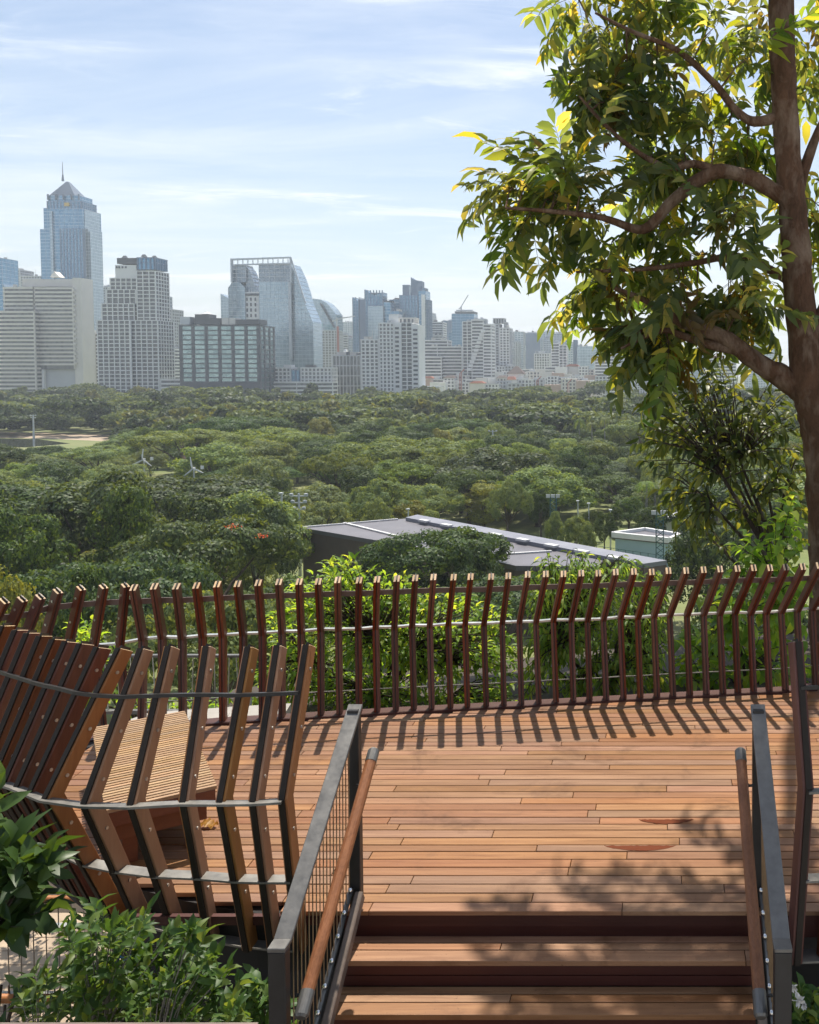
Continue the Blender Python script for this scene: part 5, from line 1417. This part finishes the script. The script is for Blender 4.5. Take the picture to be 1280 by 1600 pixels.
shrub('broad_leaf_bush', 'bright bush with broad rounded leaves at the foot of the big tree', at_y(1180, 1110, 11.9), tips_in(R_(3), pl, 10.9, 12.6, 170), 6, 0.18, 0.12, 'leaf_bright', 53, r0=0.03, span=0.3, hang=0.5, droop=0.35, nstem=9)
pl = [(85, 1120), (95, 985), (130, 955), (165, 975), (190, 1010), (210, 1090), (300, 1085), (420, 1090), (425, 1120), (240, 1135)]
shrub('low_bush', 'low bright bush outside the pod corner by the cable fence', at_y(230, 1150, 10.9), tips_in(R_(4), pl, 10.3, 11.5, 150), 8, 0.11, 0.05, 'leaf_bright', 54, r0=0.02, span=0.22, nstem=7)
# dusky tree behind the far right posts
pl = [(985, 700), (1000, 640), (1030, 585), (1075, 555), (1130, 560), (1180, 575), (1235, 600), (1265, 660), (1275, 760), (1262, 850), (1210, 860), (1170, 820), (1120, 840), (1090, 870), (1060, 830), (1030, 805), (1010, 760)]
rsd = R_(5)
dt = shrub('dusky_tree', 'small dusky tree with drooping dark leaves left of the big trunk', at_y(1236, 990, 16.9), tips_in(rsd, pl, 15.9, 17.9, 215), 7, 0.28, 0.095, 'leaf_dusky', 55, cat='tree', r0=0.055, span=0.55, hang=0.55, droop=0.35, nstem=14, sub=0.25, stem_name='trunk', crown_name='crown', lz=0.6)
# shrub below the pod
pl = [(125, 1600), (100, 1520), (95, 1455), (140, 1410), (165, 1425), (215, 1425), (235, 1395), (262, 1450), (300, 1445), (325, 1470), (345, 1500), (372, 1530), (395, 1570), (405, 1605)]
shrub('leafy_shrub', 'sunlit green shrub with pale stems below the pod', at_y(230, 1640, 4.75) + Vector((0, 0, -1.2)), tips_in(R_(6), pl, 4.35, 5.15, 210), 8, 0.088, 0.037, 'leaf_bush', 56, barkm='bark_pale', r0=0.016, span=0.11, nstem=12, lz=0.5, sub=0.3)
pl = [(-30, 1470), (-30, 1245), (10, 1240), (45, 1290), (70, 1330), (108, 1370), (100, 1420), (60, 1450)]
shrub('large_leaf_shrub', 'dark shrub with large oval leaves beside the outer side of the pod', at_y(-25, 1560, 5.0) + Vector((0, 0, -1.0)), tips_in(R_(7), pl, 4.75, 5.25, 46), 6, 0.18, 0.085, 'leaf_large', 57, r0=0.018, span=0.16, nstem=7, droop=0.3, lz=0.5)
pl = [(-20, 1600), (-20, 1560), (40, 1530), (110, 1500), (130, 1540), (110, 1600)]
shrub('leafy_shrub', 'sparse low shrub in front of the lower walkway railings', at_y(30, 1640, 4.6) + Vector((0, 0, -1.2)), tips_in(R_(8), pl, 4.4, 4.8, 24), 7, 0.085, 0.037, 'leaf_bush', 58, barkm='bark_pale', r0=0.012, span=0.10, nstem=6, lz=0.5, sub=0.3)
pl = [(330, 1600), (350, 1560), (400, 1520), (440, 1545), (470, 1600)]
shrub('leafy_shrub', 'small shrub at the foot of the left handrail', at_y(400, 1640, 5.0) + Vector((0, 0, -1.0)), tips_in(R_(9), pl, 4.75, 5.2, 40), 7, 0.10, 0.045, 'leaf_bush', 59, r0=0.012, span=0.10, nstem=6, lz=0.5, sub=0.3)
# shaded plant with white blossom right of the stair
pl = [(1225, 1600), (1230, 1560), (1255, 1540), (1290, 1560), (1300, 1600)]
fp = shrub('flowering_plant', 'shaded plant with ragged white blossom right of the stair', at_y(1262, 1660, 5.2) + Vector((0, 0, -0.8)), tips_in(R_(10), pl, 5.0, 5.4, 26), 6, 0.10, 0.045, 'leaf_bush', 60, cat='plant', r0=0.010, span=0.1, nstem=5)
for k, (px, py, rr) in enumerate(((1246, 1562, 0.045), (1240, 1543, 0.03), (1256, 1570, 0.03))):
    c = at_y(px, py, 5.02); rs = R_(k); n = 14; d = unit(rs.normal(0, 1, (n, 3)) + np.array([0, -0.8, 0.3]))
    v, f = leaves(rs, np.tile(np.array(c), (n, 1)), d, unit(rs.normal(0, 1, (n, 3))), rr, rr * 0.5, 0.3, 0.2)
    link_mesh('blossom', np_mesh('blossom', v - np.array(ORG[fp.name])[None], f, [MATS['petal']]), fp)

# ================================================================== THE BIG TREE
TY = 15.2
def tp(px, py, dy=0.0): return at_y(px, py, TY + dy)
big = empty('big_tree', tp(1303, 1085), 'big tree with reddish-brown trunk and long leaflets overhanging the deck', 'tree')
def smooth_path(pts, rad, sub=6):
    P = [Vector(p) for p in pts]; out_, rr = [], []
    for i in range(len(P) - 1):
        p0, p1, p2, p3 = P[max(i-1, 0)], P[i], P[i+1], P[min(i+2, len(P)-1)]
        for k in range(sub):
            t_ = k / sub
            out_.append(0.5 * ((2*p1) + (p2-p0)*t_ + (2*p0-5*p1+4*p2-p3)*t_*t_ + (3*p1-p0-3*p2+p3)*t_**3)); rr.append(rad[i] + (rad[i+1]-rad[i]) * t_)
    out_.append(P[-1]); rr.append(rad[-1]); return out_, rr
def limb(name, pts, rad, n=18, rough=0.10, parent=big, seed=0):
    p, r = smooth_path(pts, rad); mb = MB(); mb.tube(p, r, n)
    for i, v in enumerate(mb.v):
        q = Vector(v); k = min(i // n, len(p) - 1); d = q - p[k]
        f = 1 + rough * (mnoise.noise(q * 5.5 + Vector((seed, 0, 0))) * 1.2 + 0.5 * mnoise.noise(q * 17))
        mb.v[i] = tuple(p[k] + d * f)
    mb.build(name, MATS['bark_main'], parent, smooth=True); return p, r
U_ = F / TY
trunk_p, _ = limb('trunk', [tp(1310, 1120), tp(1306, 1000), tp(1303, 880), tp(1297, 760), tp(1289, 670), tp(1272, 600), tp(1256, 520), tp(1246, 420), tp(1237, 310), tp(1229, 210), tp(1224, 110), tp(1220, 0), tp(1214, -130), tp(1205, -300, -0.2)],
                  [r_ / U_ for r_ in (46, 42, 39, 37, 37, 38, 25, 23, 21, 20.5, 20, 19.5, 15, 9)], 22)
BR = []
def branch(pts, rad, seed):
    p, _ = limb('branch', pts, [r_ / U_ for r_ in rad], 12, 0.12, seed=seed); BR.extend(p)
branch([tp(1275, 622), tp(1225, 590), tp(1192, 572, -0.04), tp(1160, 548, -0.09), tp(1132, 527, -0.15), tp(1095, 514, -0.22), tp(1062, 502, -0.30), tp(1010, 470, -0.42), tp(960, 450, -0.54)], (26, 19, 16, 13.5, 12, 10, 8, 5, 2.5), 1)
branch([tp(1160, 548, -0.09), tp(1120, 541, -0.12), tp(1075, 528, -0.18), tp(1040, 516, -0.24), tp(1000, 530, -0.33), tp(970, 545, -0.39)], (9, 7.5, 6, 4.5, 3, 2), 2)
branch([tp(1237, 312), tp(1205, 296, -0.06), tp(1168, 276, -0.15), tp(1120, 268, -0.27), tp(1080, 290, -0.39), tp(1045, 320, -0.48), tp(1005, 358, -0.60), tp(940, 340, -0.72), tp(860, 330, -0.81), tp(790, 325, -0.87)], (16, 13, 11.5, 11, 10, 9, 7.5, 5, 3.5, 1.8), 3)
branch([tp(1120, 268, -0.27), tp(1085, 256, -0.36), tp(1045, 262, -0.48), tp(1000, 240, -0.60), tp(950, 200, -0.69), tp(905, 150, -0.75)], (7, 6.5, 5, 4, 3, 1.8), 4)
branch([tp(1226, 180), tp(1180, 190, -0.09), tp(1150, 172, -0.15), tp(1118, 132, -0.24), tp(1060, 80, -0.36), tp(990, 50, -0.51), tp(930, 20, -0.60)], (10, 8, 6, 5.5, 4.5, 3, 1.8), 5)
branch([tp(1240, 330), tp(1262, 250, 0.1), tp(1290, 180, 0.0), tp(1330, 90, -0.09)], (10, 8, 6, 3), 6)
branch([tp(1250, 450), tp(1200, 420, 0.3), tp(1150, 400, 0.3), tp(1090, 410, -0.06), tp(1010, 420, -0.21), tp(900, 425, -0.33)], (9, 7, 6, 5, 3.5, 1.8), 7)
branch([tp(1218, -20), tp(1150, -60, -0.18), tp(1070, -70, -0.36), tp(980, -40, -0.54), tp(900, -10, -0.63)], (10, 8, 6, 4, 2), 8)
branch([tp(1262, 540), tp(1290, 470, -0.06), tp(1320, 400, -0.15)], (11, 7, 3), 9)
branch([tp(1214, -130), tp(1190, -200, -0.9), tp(1160, -250, -2.4), tp(1150, -300, -4.0), tp(1120, -350, -5.3), tp(1080, -380, -6.0)], (12, 10, 8, 6, 4, 2), 10)
# compound leaves: a handful of shapes, each leaf an object
def compound(seed, npair, Lr, Ll, Wl, mat):
    rs = R_(seed); mb = MB(); P, D, U = [], [], []
    ax = [np.array([Lr * u, 0.03 * math.sin(3 * u + seed), -0.22 * Lr * u * u]) for u in np.linspace(0, 1, 9)]
    mb.tube([Vector(a) for a in ax], [0.0055 * (1 - 0.6 * u) for u in np.linspace(0, 1, 9)], 5, cap=False)
    for k in range(npair):
        u = 0.16 + 0.80 * k / (npair - 1); p = np.array([np.interp(u, np.linspace(0, 1, 9), [a[j] for a in ax]) for j in range(3)])
        for s in (-1, 1):
            if rs.uniform() < 0.06: continue
            P.append(p); D.append(unit(np.array([0.55 + 0.25 * u, s * rs.uniform(0.8, 1.05), rs.uniform(-0.55, 0.05)]))); U.append(unit(np.array([0, 0, 1]) + rs.normal(0, 0.38, 3)))
    P.append(ax[-1]); D.append(np.array([1, 0, -0.3])); U.append(np.array([0, 0, 1.0]))
    n = len(P); v, f = leaves(rs, np.array(P), np.array(D), np.array(U), Ll * rs.uniform(0.55, 1.2, n), Wl * rs.uniform(0.7, 1.2, n), 0.28, 0.45)
    b = len(mb.v); tri = []
    for q in mb.f: tri += [(q[0], q[1], q[2]), (q[0], q[2], q[3])]
    vv = np.concatenate([np.array(mb.v), v]); ff = np.concatenate([np.array(tri), f + b])
    mi = np.concatenate([np.ones(len(tri), int), np.zeros(len(f), int)])
    return np_mesh('leaf', vv, ff, [MATS[mat], MATS['bark_park']], mi)
leafmat('leaf_tree_gold', (0.10, 0.085, 0.012), (0.24, 0.16, 0.02), (0.06, 0.08, 0.015), 0.45, 0.4, 0.4, rnd=0.3, tc=1.2)
CV = [compound(s, 8 + s % 3, 1.05 + 0.09 * (s % 4), 0.37 + 0.03 * (s % 3), 0.115 + 0.008 * (s % 4), 'leaf_tree' if s != 4 else 'leaf_tree_gold') for s in range(1, 10)]
# where the foliage hangs: outline in the photograph, near and far distance, number of twigs
zones = [([(890, -10), (950, -10), (1010, 0), (1010, 120), (945, 130), (915, 60)], 14.6, 15.5, 5), ([(905, 60), (945, 60), (985, 120), (985, 210), (945, 190), (920, 110)], 14.6, 15.1, 4),
         ([(985, 60), (1200, 20), (1200, 240), (1020, 260), (975, 200)], 14.7, 16.5, 10), ([(765, 280), (815, 235), (850, 200), (885, 205), (925, 235), (960, 270), (970, 350), (890, 350), (825, 345), (785, 315)], 14.4, 15.1, 10),
         ([(985, 250), (1190, 240), (1200, 400), (1040, 430), (990, 380)], 14.7, 16.5, 10), ([(925, 405), (1020, 390), (1180, 420), (1180, 500), (1040, 500), (1010, 545), (950, 480)], 14.7, 16.3, 10),
         ([(990, 490), (1040, 490), (1060, 525), (1040, 550), (1010, 540)], 15.0, 15.5, 4), ([(1090, 440), (1220, 430), (1225, 540), (1150, 530)], 15.2, 16.3, 4), ([(1210, 60), (1290, 20), (1300, 430), (1250, 420), (1230, 250)], 15.3, 16.3, 7),
         ([(960, -50), (1280, -70), (1290, 10), (970, 5)], 14.6, 16.3, 6)]
high = []      # the crown goes on above the picture and shades the stair
rsh = R_(91)
while len(high) < 18:
    q = Vector((rsh.uniform(-0.5, 1.5), rsh.uniform(8.7, 10.2), rsh.uniform(8.9, 10.2)))
    if q.x > -0.35 + (q.y - q.z / 2.25 - 4.9) * 0.7: high.append(q)
rest = []; tw = MB(); rsx = R_(77); BRn = np.array([tuple(p) for p in BR]); nl = 0
tcx = np.array(tp(1235, 330))
for zone in zones + [high]:
    for t_ in (zone if zone is high else tips_in(rsx, *zone)):
        t_ = np.array(t_); j = np.argmin(((BRn - t_) ** 2).sum(1) + 0.5 * np.maximum(0, tcx[0] * 0 + t_[0] - BRn[:, 0] < 0)); b0 = BRn[j]
        d = t_ - b0; ln = np.linalg.norm(d); m_ = b0 + d * 0.5 + np.array([0, 0, 0.12 * ln])
        tw.tube([Vector(b0), Vector(m_), Vector(t_)], [0.016, 0.011, 0.006], 6, cap=False)
        dd = unit(t_ - m_); nlf = 5
        for q in range(nlf):
            u = q / (nlf - 1.0); p = m_ + (t_ - m_) * (0.25 + 0.75 * u); a = unit(np.cross(dd, np.array([0, 0, 1.0]))); ang = q * 2.3 + rsx.uniform(-0.6, 0.6)
            o_ = a * math.cos(ang) + np.cross(dd, a) * math.sin(ang) * 0.6
            ld = unit(dd * (0.5 + 0.5 * u) + o_ * (1.0 - 0.6 * u) + unit(np.array([t_[0] - tcx[0], t_[1] - tcx[1], 0])) * 0.55 + np.array([0, 0, -0.15]))
            upv = unit(np.array([0, -0.15, 1.0]) + rsx.normal(0, 0.35, 3)); sd_ = unit(np.cross(upv, ld)); up2 = np.cross(ld, sd_)
            M = Matrix(((ld[0], sd_[0], up2[0]), (ld[1], sd_[1], up2[1]), (ld[2], sd_[2], up2[2])))
            s_ = rsx.uniform(0.75, 1.1); me = CV[rsx.randint(len(CV))]; loc = Vector(p) - ORG[big.name]
            if q in (0, 2, 4) and nl < 295 and zone is not high:
                ob = bpy.data.objects.new('leaf', me); COL.objects.link(ob); ob.parent = big; nl += 1
                ob.location = loc; ob.rotation_euler = M.to_euler(); ob.scale = (s_, s_, s_)
            else: rest.append((me, M, loc, s_))
V, Fc, MI, off = [], [], [], 0
for me, M, loc, s_ in rest:
    n = len(me.vertices); v = np.empty(n * 3, np.float32); me.vertices.foreach_get('co', v); v = v.reshape(-1, 3)
    f = np.empty(len(me.loops), np.int32); me.loops.foreach_get('vertex_index', f); mi = np.empty(len(me.polygons), np.int32); me.polygons.foreach_get('material_index', mi)
    V.append(v @ np.array(M).T * s_ + np.array(loc)[None]); Fc.append(f.reshape(-1, 3) + off); MI.append(mi); off += n
o = link_mesh('foliage', np_mesh('foliage', np.concatenate(V), np.concatenate(Fc), [MATS['leaf_tree'], MATS['bark_park']], np.concatenate(MI)), big); o['kind'] = 'stuff'
tw.build('twigs', MATS['bark_main'], big, smooth=True)['kind'] = 'stuff'
print('compound leaves', nl)
# ================================================================== HAZE
hz = MB(); hz.box(-4300, 1800, -60, 5300, GZ - 1, 262)
m, t, o = new_mat('haze_air')
pv = N(t, 'ShaderNodeVolumePrincipled'); setin(t, pv, 'Color', (0.84, 0.92, 1.0, 1)); setin(t, pv, 'Density', 0.0002); setin(t, pv, 'Anisotropy', 0.25)
t.links.new(pv.outputs[0], o.inputs['Volume'])
tag(hz.build('haze', MATS['haze_air']), 'thin pale haze lying over the park and the city', 'haze', None, 'stuff')
